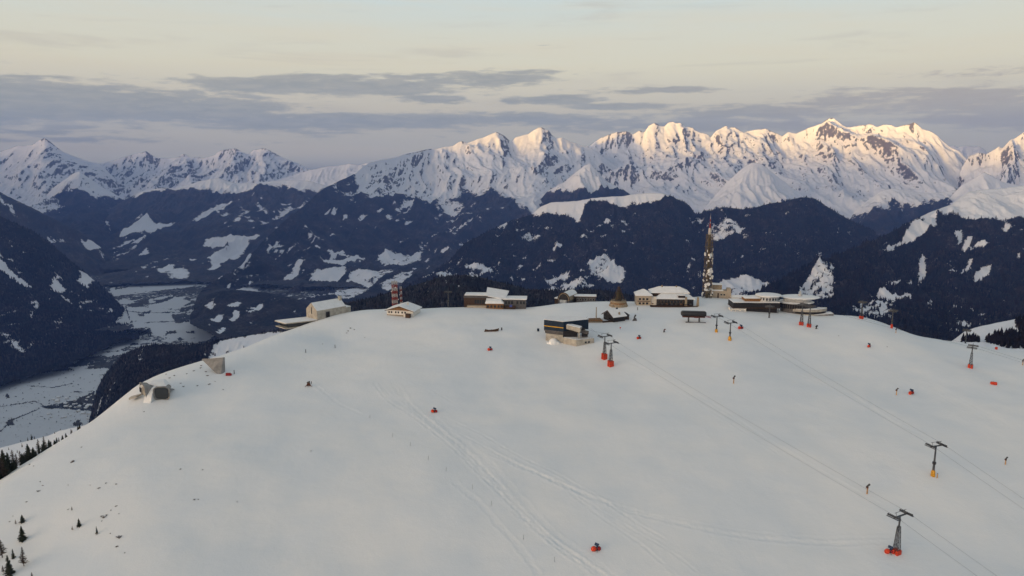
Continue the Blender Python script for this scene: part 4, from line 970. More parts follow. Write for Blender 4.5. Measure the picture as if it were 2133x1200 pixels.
def timber_hut():
    p = hit(1268, 668)
    r = empty('timber_hut', p, R(8), 'dark timber hut with a raised plank terrace and tapered stone pillars', 'hut')
    w = MB(); gable(w, -7, 6, 0, 11, 4.2, 3.6, 'y', -2); wo = w.build('wall', M['dark'], r); wo.rotation_euler = (0, 0, R(-70))
    rf = MB(); gable_roof(rf, -7, 6, 0, 11, 4.2, 3.6, .4, 1.1, 'y'); ro = rf.build('roof', M['snow'], r); ro.rotation_euler = (0, 0, R(-70))
    bb = MB()
    for s in (-1, 1): bb.prism([(-.5 + s * 7.6, 3.4), (-.5 + s * 7.6, 4.0), (-.5, 8.2), (-.5, 7.6)], 'y', -1.35, -1.12)
    bb.build('barge_board', M['timber'], ro)
    MB().box(7.2, 8.6, 5, 6.4, 2, 8.8).build('chimney', M['capsule'], r)
    d = MB(); d.prism([(-19, -2.5), (-6, -4.5), (-6, 4), (-16, 4)], 'z', .8, 1.5); d.build('terrace', M['timber_orange'], r)
    MB().prism([(-16.5, -2.2), (-6.2, -3.8), (-6.2, 3.5), (-15, 3.5)], 'z', -3, .78).build('terrace_base', M['stone'], r)
    rl = MB()
    for k in range(9):
        a = Vector((-19, -2.5, 1.5)).lerp(Vector((-6, -4.5, 1.5)), k / 8); rl.tube(a, a + Vector((0, 0, 1.2)), .07, n=4)
    rl.tube((-19, -2.5, 2.7), (-6, -4.5, 2.7), .07, n=4); rl.tube((-16, 4, 2.7), (-19, -2.5, 2.7), .07, n=4); rl.build('railing', M['timber'], r)
    MB().tube((-9.5, 2, -1), (-9.5, 2, 10.5), .45, .32, 8).build('flag_pole', M['stone'], r)
    windows(wo, 0, [(-4.5, 1.2), (-1.5, 1.2), (1.5, 1.2), (-.6, 4.6)], 1.4, 1.5)
    for x, hh in ((7.6, 7.0),): MB().hull([(x - 1.2, -3.2, -2), (x + 1.2, -3.2, -2), (x + 1.2, -1.2, -2), (x - 1.2, -1.2, -2), (x - .55, -2.6, hh), (x + .55, -2.6, hh), (x + .55, -1.8, hh), (x - .55, -1.8, hh)]).build('stone_pillar', M['stone'], r)
    MB().box(6.1, 16.5, 1, 8, -2, 3.6).build('side_wing', M['timber'], r)
    MB().hull([(5.9, .2, 3.62), (17.2, .2, 3.62), (17.2, 8.6, 3.62), (5.9, 8.6, 3.62), (9, 4.5, 5.6), (14, 4.5, 5.6)]).build('side_roof', M['dark'], r)
    windows(r, 1, [(9.6, .6), (12, .6), (14.6, .6)], 1.3, 1.3)
    MB().box(-6, 6, -4.6, -1.2, -2, .3).build('front_deck', M['timber'], r)

timber_hut()

def bell():
    p = hit(1288, 637)
    r = empty('peace_bell', p, 0, 'dark bell in a pointed steel frame on a round stone platform', 'bell monument')
    MB().lathe([(8.2, -2), (8.0, .2), (7.0, 2.2), (6.4, 4.6), (6.4, 4.7)], 24).build('platform', M['stone'], r)
    MB().lathe([(7.35, 1.1), (7.25, 1.1), (6.75, 3.3), (6.85, 3.3)], 24).build('shingle_band', M['timber_orange'], r)
    rg = MB()
    for k in range(20):
        a, b = 2 * math.pi * k / 20, 2 * math.pi * (k + 1) / 20
        rg.tube((6.2 * math.cos(a), 6.2 * math.sin(a), 4.7), (6.2 * math.cos(a), 6.2 * math.sin(a), 5.8), .06, n=4)
        rg.tube((6.2 * math.cos(a), 6.2 * math.sin(a), 5.8), (6.2 * math.cos(b), 6.2 * math.sin(b), 5.8), .07, n=4)
    rg.build('railing', M['steel'], r)
    fr = MB()
    for k in range(8):
        a = 2 * math.pi * k / 8 + .2
        fr.tube((5.2 * math.cos(a), 5.2 * math.sin(a), 4.7), (.9 * math.cos(a), .9 * math.sin(a), 16.0), .24, .16, 5)
        b = a + 2 * math.pi / 8
        for t in (.25, .5, .75):
            q = lambda an: ((5.2 - 4.3 * t) * math.cos(an), (5.2 - 4.3 * t) * math.sin(an), 4.7 + 11.3 * t)
            fr.tube(q(a), q(b), .14, n=4)
    fr.build('frame', M['timber'], r)
    MB().lathe([(3.3, 5.4), (3.2, 5.9), (2.5, 7.6), (2.2, 10.2), (1.9, 11.8), (.9, 12.9), (.3, 13.2)], 20).build('bell', M['bronze'], r, True)
    MB().tube((0, 0, 13), (0, 0, 17.2), .35, .12, 6).build('headstock', M['bronze'], r)
    for k in range(4):
        a = R(45 + 90 * k); MB().hull([(6.2 * math.cos(a + d_), 6.2 * math.sin(a + d_), z) for d_ in (-.1, .1) for z in (-1, 3.8)] + [(9.6 * math.cos(a + d_), 9.6 * math.sin(a + d_), -1.5) for d_ in (-.07, .07)]).build('buttress', M['stone'], r)
bell()

def restaurant():
    p = hit(1388, 637)
    r = empty('mountain_restaurant', p, R(-4), 'large rambling restaurant with cream walls and overlapping hipped snow roofs', 'restaurant')
    def hip(x0, x1, y0, y1, h, rise, inset, nm='roof', ov=.9, t=.5):
        m_ = MB(); m_.hull([(x0 - ov, y0 - ov, h), (x1 + ov, y0 - ov, h), (x1 + ov, y1 + ov, h), (x0 - ov, y1 + ov, h), (x0 - ov, y0 - ov, h + t), (x1 + ov, y0 - ov, h + t), (x1 + ov, y1 + ov, h + t), (x0 - ov, y1 + ov, h + t), (x0 + inset, (y0 + y1) / 2, h + rise), (x1 - inset, (y0 + y1) / 2, h + rise)])
        return m_.build(nm, M['snow'], r)
    MB().box(-25, -12.5, 0, 14, -2, 8.2).build('left_wing', M['plaster'], r)
    hip(-25, -12.5, 0, 14, 8.22, 4.6, 5.6)
    windows(r, 0, [(-22, 1.0), (-19, 1.0), (-16, 1.0), (-22, 4.6), (-19, 4.6), (-16, 4.6)], 1.7, 1.5)
    MB().box(-24, -13.5, -.8, -.02, 3.4, 3.8).build('balcony', M['timber'], r)
    MB().box(-12.48, 19, 6, 20, -2, 9.6).build('main_hall', M['timber'], r)
    h1 = hip(-12, 19, 6, 20, 9.62, 4.6, 7, 'main_roof')
    MB().box(-3, -1.8, 12, 13.2, 11, 15.2).build('chimney', M['stone'], h1); MB().box(9, 10.2, 12, 13.2, 11, 15).build('chimney', M['stone'], h1)
    MB().box(-8, 22, -1.5, 5.98, -2, 6.0).build('front_hall', M['dark'], r)
    f = MB(); f.hull([(-9, -2.6, 6.02), (23.2, -2.6, 6.02), (23.2, 6, 6.02), (-9, 6, 6.02), (-9, -2.6, 6.5), (23.2, -2.6, 6.5), (-4, 5.9, 9.4), (18.5, 5.9, 9.4)]); f.build('front_roof', M['snow'], r)
    do = MB().box(9.5, 15.0, -1.2, 4, 6.8, 9.0).build('dormer', M['timber'], r)
    MB().box(9.1, 15.4, -1.7, 4.2, 9.02, 9.5).build('roof', M['snow'], do)
    for i in range(4): MB().box(9.8 + i * 1.3, 10.8 + i * 1.3, -1.3, -1.21, 7.2, 8.6).build('pane', M['glass'], do)
    windows(r, -1.5, [(-6.2 + i * 2.6, 2.6) for i in range(10)], 1.9, 2.4, mat=M['timber_orange'])
    MB().box(-12.4, -8.02, 1, 5.9, -2, 6.8).build('link', M['white'], r)
    te = MB().box(-14, 25, -7, -1.7, -2, .7).build('terrace', M['timber'], r)
    rl = MB()
    for i in range(20): rl.tube((-14 + 2.05 * i, -6.9, .7), (-14 + 2.05 * i, -6.9, 1.8), .06, n=4)
    rl.tube((-14, -6.9, 1.8), (25, -6.9, 1.8), .07, n=4); rl.build('railing', M['timber'], te)
    for i in range(9):
        x = -12 + i * 3.9
        MB().lathe([(.07, .7), (.07, 2.4), (1.3, 2.35), (.1, 2.9)], 8, x, -4.6).build('parasol', M['greyclad'] if i % 3 else M['timber_orange'], r)
    for x in (15.5, 25.2): MB().hull([(x - 1.1, -4.4, -2), (x + 1.1, -4.4, -2), (x + 1.1, -2.4, -2), (x - 1.1, -2.4, -2), (x - .7, -4, 8.2), (x + .7, -4, 8.2), (x + .7, -2.8, 8.2), (x - .7, -2.8, 8.2)]).build('stone_pillar', M['stone'], r)
restaurant()

def capsule_station():
    p = hit(1444, 670)
    r = empty('capsule_lift_station', p, R(-8), 'black rounded capsule chairlift station raised on two legs', 'lift station')
    m_ = MB(); m_.box(-9.6, 9.6, -2.6, 2.6, 4.3, 8.3, 0, 1.9); m_.build('shell', M['capsule'], r, True)
    MB().box(-8.4, 8.6, -2.2, 2.2, 3.5, 4.4, 0, .3).build('underside', M['brown'], r)
    for x in (-3.6, 4.4): MB().box(x - .55, x + .55, -.6, .6, -2, 3.6).build('leg', M['steel'], r)
    MB().tube((2, 0, 3.3), (2, 0, 3.6), 2.2, 2.2, 18).build('bullwheel', M['darkred'], r)
    MB().tube((9, 1.8, 4.4), (13, 1.8, 3.6), .22).build('guide_rail', M['darkred'], r)
    MB().tube((9, -1.8, 4.4), (13, -1.8, 3.6), .22).build('guide_rail', M['darkred'], r)
    MB().box(-6, 9, -3.4, -2.2, -1.5, .25).build('boarding_deck', M['greyclad'], r)
capsule_station()

def tower():
    p = place(1472, 621, 627, .5)
    r = empty('transmission_tower', p, R(12), 'tall tan lattice transmission tower crowded with white dishes', 'transmission tower')
    H = 56.0; n = 8
    for i in range(n):
        m_ = MB(); lattice(m_, 5.8 - 1.7 * i / n, 5.8 - 1.7 * (i + 1) / n, H * i / n, H * (i + 1) / n, 2, .22)
        m_.box(-.7, .7, -.7, .7, H * i / n + .01, H * (i + 1) / n - .01); m_.build('lattice_section', M['lattice'], r)
    for z in (14.5, 27, 36, 45): 
        w = 5.8 - 1.7 * z / H + 1.6
        MB().box(-w / 2, w / 2, -w / 2, w / 2, z, z + .3).build('platform', M['steel'], r)
    MB().tube((0, 0, H), (0, 0, H + 5.5), 1.3, 1.2, 12).build('antenna_drum', M['whitepaint'], r)
    MB().tube((0, 0, H + 5.5), (0, 0, H + 9.5), .62, .58, 10).build('red_section', M['redpaint'], r)
    m_ = MB(); m_.tube((0, 0, H + 9.5), (0, 0, H + 15), .34, .28, 8); m_.build('red_white_pole', M['whitepaint'], r)
    MB().tube((0, 0, H + 11), (0, 0, H + 13.2), .40, .38, 8).build('red_band', M['redpaint'], r)
    MB().tube((0, 0, H + 15), (0, 0, H + 18), .13, .08, 6).build('mast_tip', M['whitepaint'], r)
    rg = random.Random(12)
    for i in range(44):
        z = rg.choice([rg.uniform(3, 14), rg.uniform(10, 26), rg.uniform(16, 27), rg.uniform(33, 42)])
        w = 5.8 - 1.7 * z / H
        a = R(rg.choice([-90, -90, -90, 180, 0, -120, -60]) - 12)
        rr = rg.choice([.6, .8, .8, 1.1, 1.5])
        off = rg.uniform(-w / 2, w / 2)
        c = Vector((math.cos(a), math.sin(a), 0)); tg = Vector((-c.y, c.x, 0))
        q = c * (w / 2 + .5) + tg * off + Vector((0, 0, z))
        d = MB(); d.tube(q, q + c * .7, rr, rr * .96, 14); d.tube(q - c * .8, q, .12); d.build('dish', M['dish'], r)
    for i in range(14):
        z = rg.uniform(4, 44); w = 5.8 - 1.7 * z / H; s = rg.choice([-1, 1])
        MB().box(s * (w / 2 + .25) - .22, s * (w / 2 + .25) + .22, -w / 2 - .2, -w / 2 + .3, z, z + 2.2).build('panel_antenna', M['dish'], r)
    q = place(1490, 622, 629)
    r2 = empty('transmitter_building', q, R(-6), 'cream transmitter building with snowy roof at the foot of the tower', 'building')
    MB().box(-7, 13, 0, 9, -2, 6.2).build('wall', M['plaster'], r2)
    MB().box(-7.5, 6.4, -.5, 9.5, 6.22, 7.0).build('roof', M['snow'], r2)
    MB().box(-2, 5.5, 2, 9, 7.01, 11.2).build('upper_floor', M['stone'], r2)
    MB().hull([(-2.4, 1.6, 11.22), (5.9, 1.6, 11.22), (5.9, 9.4, 11.22), (-2.4, 9.4, 11.22), (-2, 5, 12.6), (5.5, 5, 12.2)]).build('upper_roof', M['snow'], r2)
    MB().box(10, 13.2, -.6, 6, -2, 8.4).build('stair_tower', M['plaster'], r2)
    MB().box(1.6, 2.9, -.1, .1, -.2, 4.2).build('door', M['timber'], r2)
    windows(r2, 0, [(-5.5, 2.6), (-3, 2.6), (5, 2.2), (7.5, 2.2)], 1.6, 1.3, mat=M['white'])
    q = place(1552, 622, 622)
    r3 = empty('glass_fronted_building', q, R(-4), 'low pale building with a blue window band right of the tower', 'building')
    MB().box(-11, 11, 0, 9, -2, 4.2).build('wall', M['white'], r3)
    MB().hull([(-11.6, -.6, 4.22), (11.6, -.6, 4.22), (11.6, 9.6, 4.22), (-11.6, 9.6, 4.22), (-9, 4, 5.9), (9, 4, 5.4)]).build('roof', M['snow'], r3)
    MB().box(-5, 2.6, -.12, .1, 1.8, 3.6).build('window_band', M['glass'], r3)
    MB().box(-10.5, -5.4, -1.6, -.02, -2, 2.4).build('porch', M['stone'], r3)
    windows(r3, 0, [(4.4, 1.6), (6.6, 1.6), (8.8, 1.6)], 1.4, 1.4, mat=M['greyclad'])
tower()

def disc(mb, cx, cy, rx, ry, z, t, rim=.35): mb.lathe([(.92, z), (1.0, z + t * .4), (1.0, z + t * .6), (.93, z + t), (.5, z + t + .25), (.02, z + t + .35)], 32, cx, cy, rx, ry)
def disc_station():
    p = hit(1576, 651) + Vector((0, 1, 1.0))
    r = empty('disc_roof_station', p, R(-2), 'dark long lift station with a round white disc roof, left of its twin', 'lift station')
    MB().box(-18.5, 18.5, 0, 16, 2.6, 6.6).build('dark_band', M['dark'], r)
    MB().box(-19, 19, -.4, 16, 2.2, 2.58).build('band_edge', M['timber'], r)
    MB().box(-18.6, 18.4, .1, 15.9, 6.62, 7.0).build('roof_snow', M['snow'], r)
    MB().box(-8, 4, 4, 15, 7.02, 9.4).build('upper_floor', M['timber_orange'], r)
    MB().hull([(-8.6, 3.4, 9.42), (4.2, 3.4, 9.42), (4.2, 15.5, 9.42), (-8.6, 15.5, 9.42), (-6, 6, 10.4), (4.2, 6, 10.6), (4.2, 14, 10.6)]).build('upper_roof', M['snow'], r)
    MB().lathe([(8.6, 7.02), (8.6, 11.2)], 28, 11.5, 8, 1, .85).build('drum_wall', M['pale'], r, False)
    dd = MB(); disc(dd, 11.5, 8, 10.4, 9.4, 11.22, .9); dd.build('disc_roof', M['snow'], r, True)
    dw = MB()
    for a in range(200, 345, 16): dw.box(11.5 + 8.65 * math.cos(R(a)) - .6, 11.5 + 8.65 * math.cos(R(a)) + .6, 8 + 7.35 * math.sin(R(a)) - .12, 8 + 7.35 * math.sin(R(a)) + .12, 8.2, 10.2)
    dw.build('window_ring', M['glass'], r)
    MB().box(-7.5, 17, 1.5, 14, -2.5, 2.18).build('undercroft', M['dark'], r)
    MB().box(-20, -8, .4, 8, -2.5, 1.4).build('snow_machine_garage', M['white'], r)
    MB().box(-20.3, -7.8, .1, 8.2, 1.42, 1.75).build('garage_snow', M['snow'], r)
    for x in (-18, -14.6, -11): MB().box(x - 1.2, x + 1.2, .28, .42, -1.6, .8).build('garage_door', M['pale'], r)
    for x in (-17, -9, 17.6): MB().tube((x, .8, -2.5), (x, .8, 2.6), .3, n=8).build('column', M['steel'], r)
    q = hit(1664, 655) + Vector((1.5, 2, 2.6))
    r2 = empty('round_station', q, R(-4), 'round lift station with stacked disc roofs, a cupola and curved terrace bands', 'lift station')
    MB().lathe([(11, -4), (11, 5.4)], 30, -1, 8, 1.1, .8).build('drum_wall', M['greyclad'], r2)
    d1 = MB(); disc(d1, -1.5, 8, 14.6, 10.5, 5.42, .9); d1.build('lower_disc', M['snow'], r2, True)
    MB().lathe([(8.5, 6.9), (8.5, 9.2)], 28, 0, 8.5, 1.3, .9).build('upper_drum', M['pale'], r2)
    d2 = MB(); disc(d2, 2.0, 8.5, 15.6, 10.6, 9.22, .9); d2.build('upper_disc', M['snow'], r2, True)
    MB().lathe([(1.7, 10.3), (1.6, 11.6), (.9, 12.4), (.8, 14.0), (.2, 14.9)], 14, 2, 8.5).build('cupola', M['pale'], r2)
    dk = MB()
    for a in range(185, 356, 9): dk.box(-1 + 12.15 * math.cos(R(a)) - .8, -1 + 12.15 * math.cos(R(a)) + .8, 8 + 8.9 * math.sin(R(a)) - .15, 8 + 8.9 * math.sin(R(a)) + .15, 1.2, 4.6)
    dk.build('window_ring', M['dark'], r2)
    def band(r_in, r_out, a0, a1, z0, z1, nm, mat, cx=6, cy=8, sq=.62):
        m_ = MB(); n = 22
        rg = []
        for k in range(n + 1):
            a = R(a0 + (a1 - a0) * k / n); c, s = math.cos(a), math.sin(a)
            rg.append([m_.bm.verts.new((cx + rr * c, cy + rr * s * sq, z)) for rr, z in ((r_in, z0), (r_out, z0), (r_out, z1), (r_in, z1))])
        fs = []
        for k in range(n):
            for i in range(4): fs.append(m_.bm.faces.new((rg[k][i], rg[k + 1][i], rg[k + 1][(i + 1) % 4], rg[k][(i + 1) % 4])))
        fs.append(m_.bm.faces.new(rg[0])); fs.append(m_.bm.faces.new(rg[-1]))
        bmesh.ops.recalc_face_normals(m_.bm, faces=fs)
        return m_.build(nm, mat, r2)
    band(10, 17.5, 205, 352, -.6, 1.4, 'terrace_parapet', M['concrete'])
    band(9.5, 16.9, 207, 350, -2.4, -.62, 'terrace_glazing', M['dark'])
    band(9.5, 17.6, 206, 351, -6, -2.42, 'terrace_base', M['concrete'])
    band(10.2, 17.2, 207, 350, 1.41, 1.7, 'terrace_snow', M['snow'])
    MB().hull([(10, -4, -5), (27, 1, -6), (27, 8, -6), (12, 8, -5), (10, -4, -2.8), (27, 1, -2.2), (27, 8, -2.2), (12, 8, -2.8)]).build('ramp_wall', M['concrete_grey'], r2)
    MB().hull([(10.3, -3.6, -2.79), (26.8, 1.2, -2.18), (26.8, 7.8, -2.18), (12, 7.8, -2.79), (10.6, -3.4, -2.5), (26.5, 1.4, -1.9), (26.5, 7.6, -1.9)]).build('ramp_snow', M['snow'], r2)
disc_station()

def pod_museum():
    p = hit(325, 826) - Vector((0, 0, 1.0))
    r = empty('concrete_pod_museum', p, R(-6), 'buried concrete museum with two trumpet-shaped pods on the left shoulder', 'museum')
    def trumpet(c, d, w, h, L, flare, nm, glass, up=.25):
        """a flared concrete mouth looking along d, its throat buried in the hill"""
        d = Vector(d).normalized(); s = Vector((-d.y, d.x, 0)).normalized(); u = d.cross(s) * -1
        u = s.cross(d) if s.cross(d).z > 0 else d.cross(s)
        m_ = MB(); n = 24
        rings = []
        prof = [(-L, .55, 1), (-L * .5, .72, 1), (0, flare, 1), (.02, flare * .93, .93), (-.9, flare * .84, .84)]
        sq = lambda a: (abs(math.cos(a)) ** .55 * (1 if math.cos(a) > 0 else -1), abs(math.sin(a)) ** .55 * (1 if math.sin(a) > 0 else -1))
        for off, k, _ in prof:
            rings.append([m_.bm.verts.new(Vector(c) + d * off + s * (sq(2 * math.pi * i / n)[0] * w / 2 * k) + u * (sq(2 * math.pi * i / n)[1] * h / 2 * k) + u * (up * off * .2)) for i in range(n)])
        fs = []
        for a, b in zip(rings[:-1], rings[1:]):
            for i in range(n): fs.append(m_.bm.faces.new((a[i], a[(i + 1) % n], b[(i + 1) % n], b[i])))
        fs.append(m_.bm.faces.new(rings[0][::-1])); bmesh.ops.recalc_face_normals(m_.bm, faces=fs)
        o = m_.build(nm, M['concrete_grey'], r)
        g_ = MB(); k = prof[-1][1] * .985; off = -.8
        vs = [g_.bm.verts.new(Vector(c) + d * off + s * (sq(2 * math.pi * i / n)[0] * w / 2 * k) + u * (sq(2 * math.pi * i / n)[1] * h / 2 * k) + u * (up * off * .2)) for i in range(n)]
        g_.bm.faces.new(vs); g_.build('window', glass, o)
    trumpet((-7.2, -1.0, 4.4), (-.70, -.71, -.06), 12.5, 9.4, 10, 1.0, 'window_pod', M['concrete'])
    MB().box(-9.6, -7.2, -1.6, -1.1, 4.0, 6.4, R(-45)).build('opening', M['dark'], r)
    trumpet((5.4, -3.2, 3.9), (.20, -.97, -.10), 9.2, 8.6, 9, 1.0, 'window_pod', M['glass'])
    MB().hull([(-4.4, -6.4, -2.5), (.8, -7, -2.5), (.8, 3, -1), (-4, 3, -1), (-2.6, -1.4, 6.6), (.4, -2.0, 6.6), (-3.2, 3, 8.0), (.8, 3, 8.0), (-3.6, -4.6, 3.0), (.5, -5.2, 2.6)]).build('snow_bank', M['snow'], r)
    MB().hull([(-11, 1, 6.5), (-3, 0, 8.4), (7, 0, 6.6), (7, 5, 4.5), (-10, 6, 6.5), (0, 10, 8.6), (-4, 4, 9.2), (3, 4, 8.8), (6, 11, 2), (-12, 8, 1)]).build('snow_cover', M['snow'], r)
    MB().hull([(-14.5, -3.6, -.4), (-10, -3, .8), (-10, 1.5, .8), (-14.8, -.5, -.2), (-14.5, -3.6, .7), (-10, -3, 1.9), (-10, 1.5, 1.9), (-14.8, -.5, .9)]).build('terrace_slab', M['concrete'], r)
    q = hit(455, 776)
    f = MB(); f.hull([(-11, 4, 7.6), (-10, 4.5, 7.4), (3.6, 0, 9.6), (4.2, 1, 9.4), (-3, -1.5, 2.0), (1.6, -2.5, -2), (2.8, -1.5, -2), (-3, 1.5, 4), (3.4, 2, -2)])
    o = f.build('concrete_fin', M['concrete_grey'], None); o.location = q; o.rotation_euler = (0, 0, R(4)); tag(o, 'tapering grey concrete fin wall rising from the snow above the pods', 'fin wall')
pod_museum()
# ------------------------------------------------------------------ ski lifts
CABLE_DIR = {}
def pylon(px, py, h, kind, rz, label, Y=None, red=True, mat_w=3.4, mat_h=2.6, head=3.6):
    p = place(px, py, Y) if Y else hit(px, py)
    r = empty('lift_pylon', p, rz, label, 'lift pylon', 'ski lift pylons on the slope')
    if kind == 'lattice':
        m_ = MB(); lattice(m_, 2.3, .95, -1, h * .72, 6, .13); m_.tube((0, 0, h * .70), (0, 0, h), .38, .32, 8); m_.build('lattice_mast', M['steel'], r)
        ld = MB()
        for s in (-.25, .25): ld.tube((s, -1.2, 0), (s, -.5, h * .7), .05, n=4)
        for k in range(12): ld.tube((-.25, -1.2 + .7 * k / 12, h * .7 * k / 12), (.25, -1.2 + .7 * k / 12, h * .7 * k / 12), .04, n=4)
        ld.build('ladder', M['steel'], r)
    else:
        MB().tube((0, 0, -1), (0, 0, h * .42), .62, .52, 10).tube((0, 0, h * .42), (0, 0, h), .46, .34, 10).build('tube_mast', M['steel'], r)
        MB().tube((0, 0, h * .40), (0, 0, h * .47), .85, .85, 10).build('flange', M['capsule'], r)
    mt = M['red'] if red else M['orange']
    if kind == 'lattice':
        for i, (x, y, w, d) in enumerate(((-.75, -.9, mat_w * .55, 1.3), (.85, -.7, mat_w * .5, 1.4), (0, .9, mat_w * .85, 1.1))):
            MB().box(x - w / 2, x + w / 2, y - d / 2, y + d / 2, -.6, mat_h * (.9 + .1 * (i % 2)), 0, .3).build('safety_mat', mt, r)
    else:
        MB().lathe([(mat_w * .36, -.6), (mat_w * .40, .3), (mat_w * .38, mat_h * .7), (mat_w * .28, mat_h), (.5, mat_h + .05)], 12).build('safety_mat', mt, r, True)
    # cross arm with a sheave train at each end, lying along the cable (local y)
    MB().box(-head, head, -.25, .25, h - .35, h + .15).build('cross_arm', M['steel'], r)
    for s in (-1, 1):
        st = MB(); st.box(s * head - .18, s * head + .18, -3.0, 3.0, h + .1, h + .5)
        so = st.build('sheave_train', M['capsule'], r)
        wh = MB()
        for k in range(8): wh.tube((s * head - .22, -2.6 + k * .74, h + .62), (s * head + .22, -2.6 + k * .74, h + .62), .32, n=10)
        o = wh.build('sheave', M['steel'], so); o['kind'] = 'stuff'
        w_ = MB(); w_.box(s * head + s * .35 - .35, s * head + s * .35 + .35, -3.1, 3.1, h - .25, h - .15)
        w_.build('catwalk', M['steel'], r)
    fr = MB()
    for s in (-1, 1):
        fr.tube((s * head * .62, 0, h), (s * head * .72, 0, h + 2.0), .09, n=5)
    fr.tube((-head * .95, 0, h + 2.0), (head * .95, 0, h + 2.0), .10, n=5)
    fr.build('lifting_frame', M['steel'], r)
    return r, p, h, head

def cable(ends, label, sag=.012):
    m_ = MB()
    for a, b in zip(ends[:-1], ends[1:]):
        a, b = Vector(a), Vector(b); L = (b - a).length; n = max(4, int(L / 12))
        pts = [a.lerp(b, k / n) - Vector((0, 0, 4 * L * sag * (k / n) * (1 - k / n))) for k in range(n + 1)]
        for q, w in zip(pts[:-1], pts[1:]): m_.tube(q, w, .048, n=4)
    o = m_.build('lift_cable', M['cable']); tag(o, label, 'cable', 'steel ropes of the ski lifts')

def head_ends(pl):
    r, p, h, hd = pl
    c, s = math.cos(r.rotation_euler.z), math.sin(r.rotation_euler.z)
    return [Vector((p.x + q * hd * c, p.y + q * hd * s, p.z + h + .95)) for q in (-1, 1)]

def ang(a, b):
    d = hit(*b) - hit(*a); return math.atan2(d.y, d.x) - math.pi / 2
# line one: from the navy station down to the lower right corner
za = ang((1272, 762), (1868, 1154))
L1 = [pylon(1259, 748, 15.6, 'lattice', za, 'left one of the twin lattice pylons with red padded bases below the navy station', red=True, mat_w=3.6, mat_h=4.0),
      pylon(1272, 763, 15.6, 'lattice', za, 'right one of the twin lattice pylons with red padded bases below the navy station', mat_w=3.9, mat_h=4.0),
      pylon(1867, 1153, 17.0, 'lattice', za, 'nearest lattice pylon with red mats at the lower right of the slope', mat_w=3.4, mat_h=2.0, head=3.9)]
e = [head_ends(x) for x in L1]
st = hit(1222, 712)
dn = (e[2][0] - e[1][0]).normalized()
for k, nm in ((0, 'near'), (1, 'far')):
    far_end = e[2][k] + Vector((dn.x * 150, dn.y * 150, -34))
    cable([st + Vector((-1 + 4 * k, 3 + 3 * k, 8.6)), e[0][k], e[1][k], e[2][k], far_end], ['lower rope of the lift running from the navy station past the nearest pylon', 'upper rope of the lift running from the navy station past the nearest pylon'][k], .006)
# line two: from the black capsule past three yellow-footed pylons
zb = ang((1520, 710), (1943, 992))
L2 = [pylon(1492, 692, 11.6, 'tube', zb, 'grey tube pylon with yellow foot closest to the black capsule station', red=False, mat_w=2.6, mat_h=2.4, head=3.0),
      pylon(1520, 709, 12.6, 'tube', zb, 'grey tube pylon with yellow foot beside the red snow cannon, second from the capsule station', red=False, mat_w=3.0, mat_h=2.8, head=3.2),
      pylon(1943, 992, 15.6, 'tube', zb, 'lone grey tube pylon with bright yellow foot on the right-hand slope', red=False, mat_w=2.6, mat_h=3.0, head=3.4)]
e = [head_ends(x) for x in L2]
st = hit(1444, 670)
dn = (e[2][0] - e[1][0]).normalized()
for k in (0, 1):
    cable([st + Vector((8, -2 + 4 * k, 4.6)), e[0][k], e[1][k], e[2][k], e[2][k] + Vector((dn.x * 160, dn.y * 160, -30))], ['lower rope of the lift from the capsule station past the lone yellow-footed pylon', 'upper rope of the lift from the capsule station past the lone yellow-footed pylon'][k], .006)
# line three: along the right edge of the hill
zc = ang((1690, 680), (2021, 766))
L3 = [pylon(1669, 677, 15.5, 'lattice', zc, 'left one of two close lattice pylons with red mats in front of the round station', mat_w=3.0, mat_h=2.6, head=2.6),
      pylon(1685, 681, 15.5, 'lattice', zc, 'right one of two close lattice pylons with red mats in front of the round station', mat_w=3.0, mat_h=2.6, head=2.6),
      pylon(2021, 766, 14.2, 'lattice', zc, 'lattice pylon with a red padded foot standing alone near the right edge', mat_w=4.2, mat_h=2.4, head=3.6)]
e = [head_ends(x) for x in L3]
dn = (e[2][0] - e[1][0]).normalized()
for k in (0, 1):
    cable([e[0][k] + Vector((-14, 6, .5)), e[0][k], e[1][k], e[2][k], e[2][k] + Vector((dn.x * 140, dn.y * 140, -26))], ['front rope of the lift running down the right edge from the round station', 'back rope of the lift running down the right edge from the round station'][k], .008)
pylon(1857, 684, 13.5, 'tube', zc, 'thin pylon with dark red foot on the skyline right of the round station', mat_w=2.2, mat_h=3.4, head=2.6)
pylon(1794, 664, 13.0, 'lattice', zc, 'pylon with a pair of red mats where the skyline starts to drop', mat_w=3.4, mat_h=2.4, head=2.4)
pylon(2012, 705, 11.5, 'tube', zc, 'plain thin grey pylon on the white shoulder behind the skyline', Y=575, red=False, mat_w=1.4, mat_h=.8, head=2.2)
pylon(1602, 662, 8.6, 'tube', zc, 'short dark pylon in front of the disc roof station', red=False, mat_w=1.2, mat_h=.4, head=1.6)
pylon(934, 644, 13.0, 'tube', R(80), 'slim dark pole pylon left of the brown lodge', Y=600, red=False, mat_w=1.2, mat_h=.4, head=1.2)

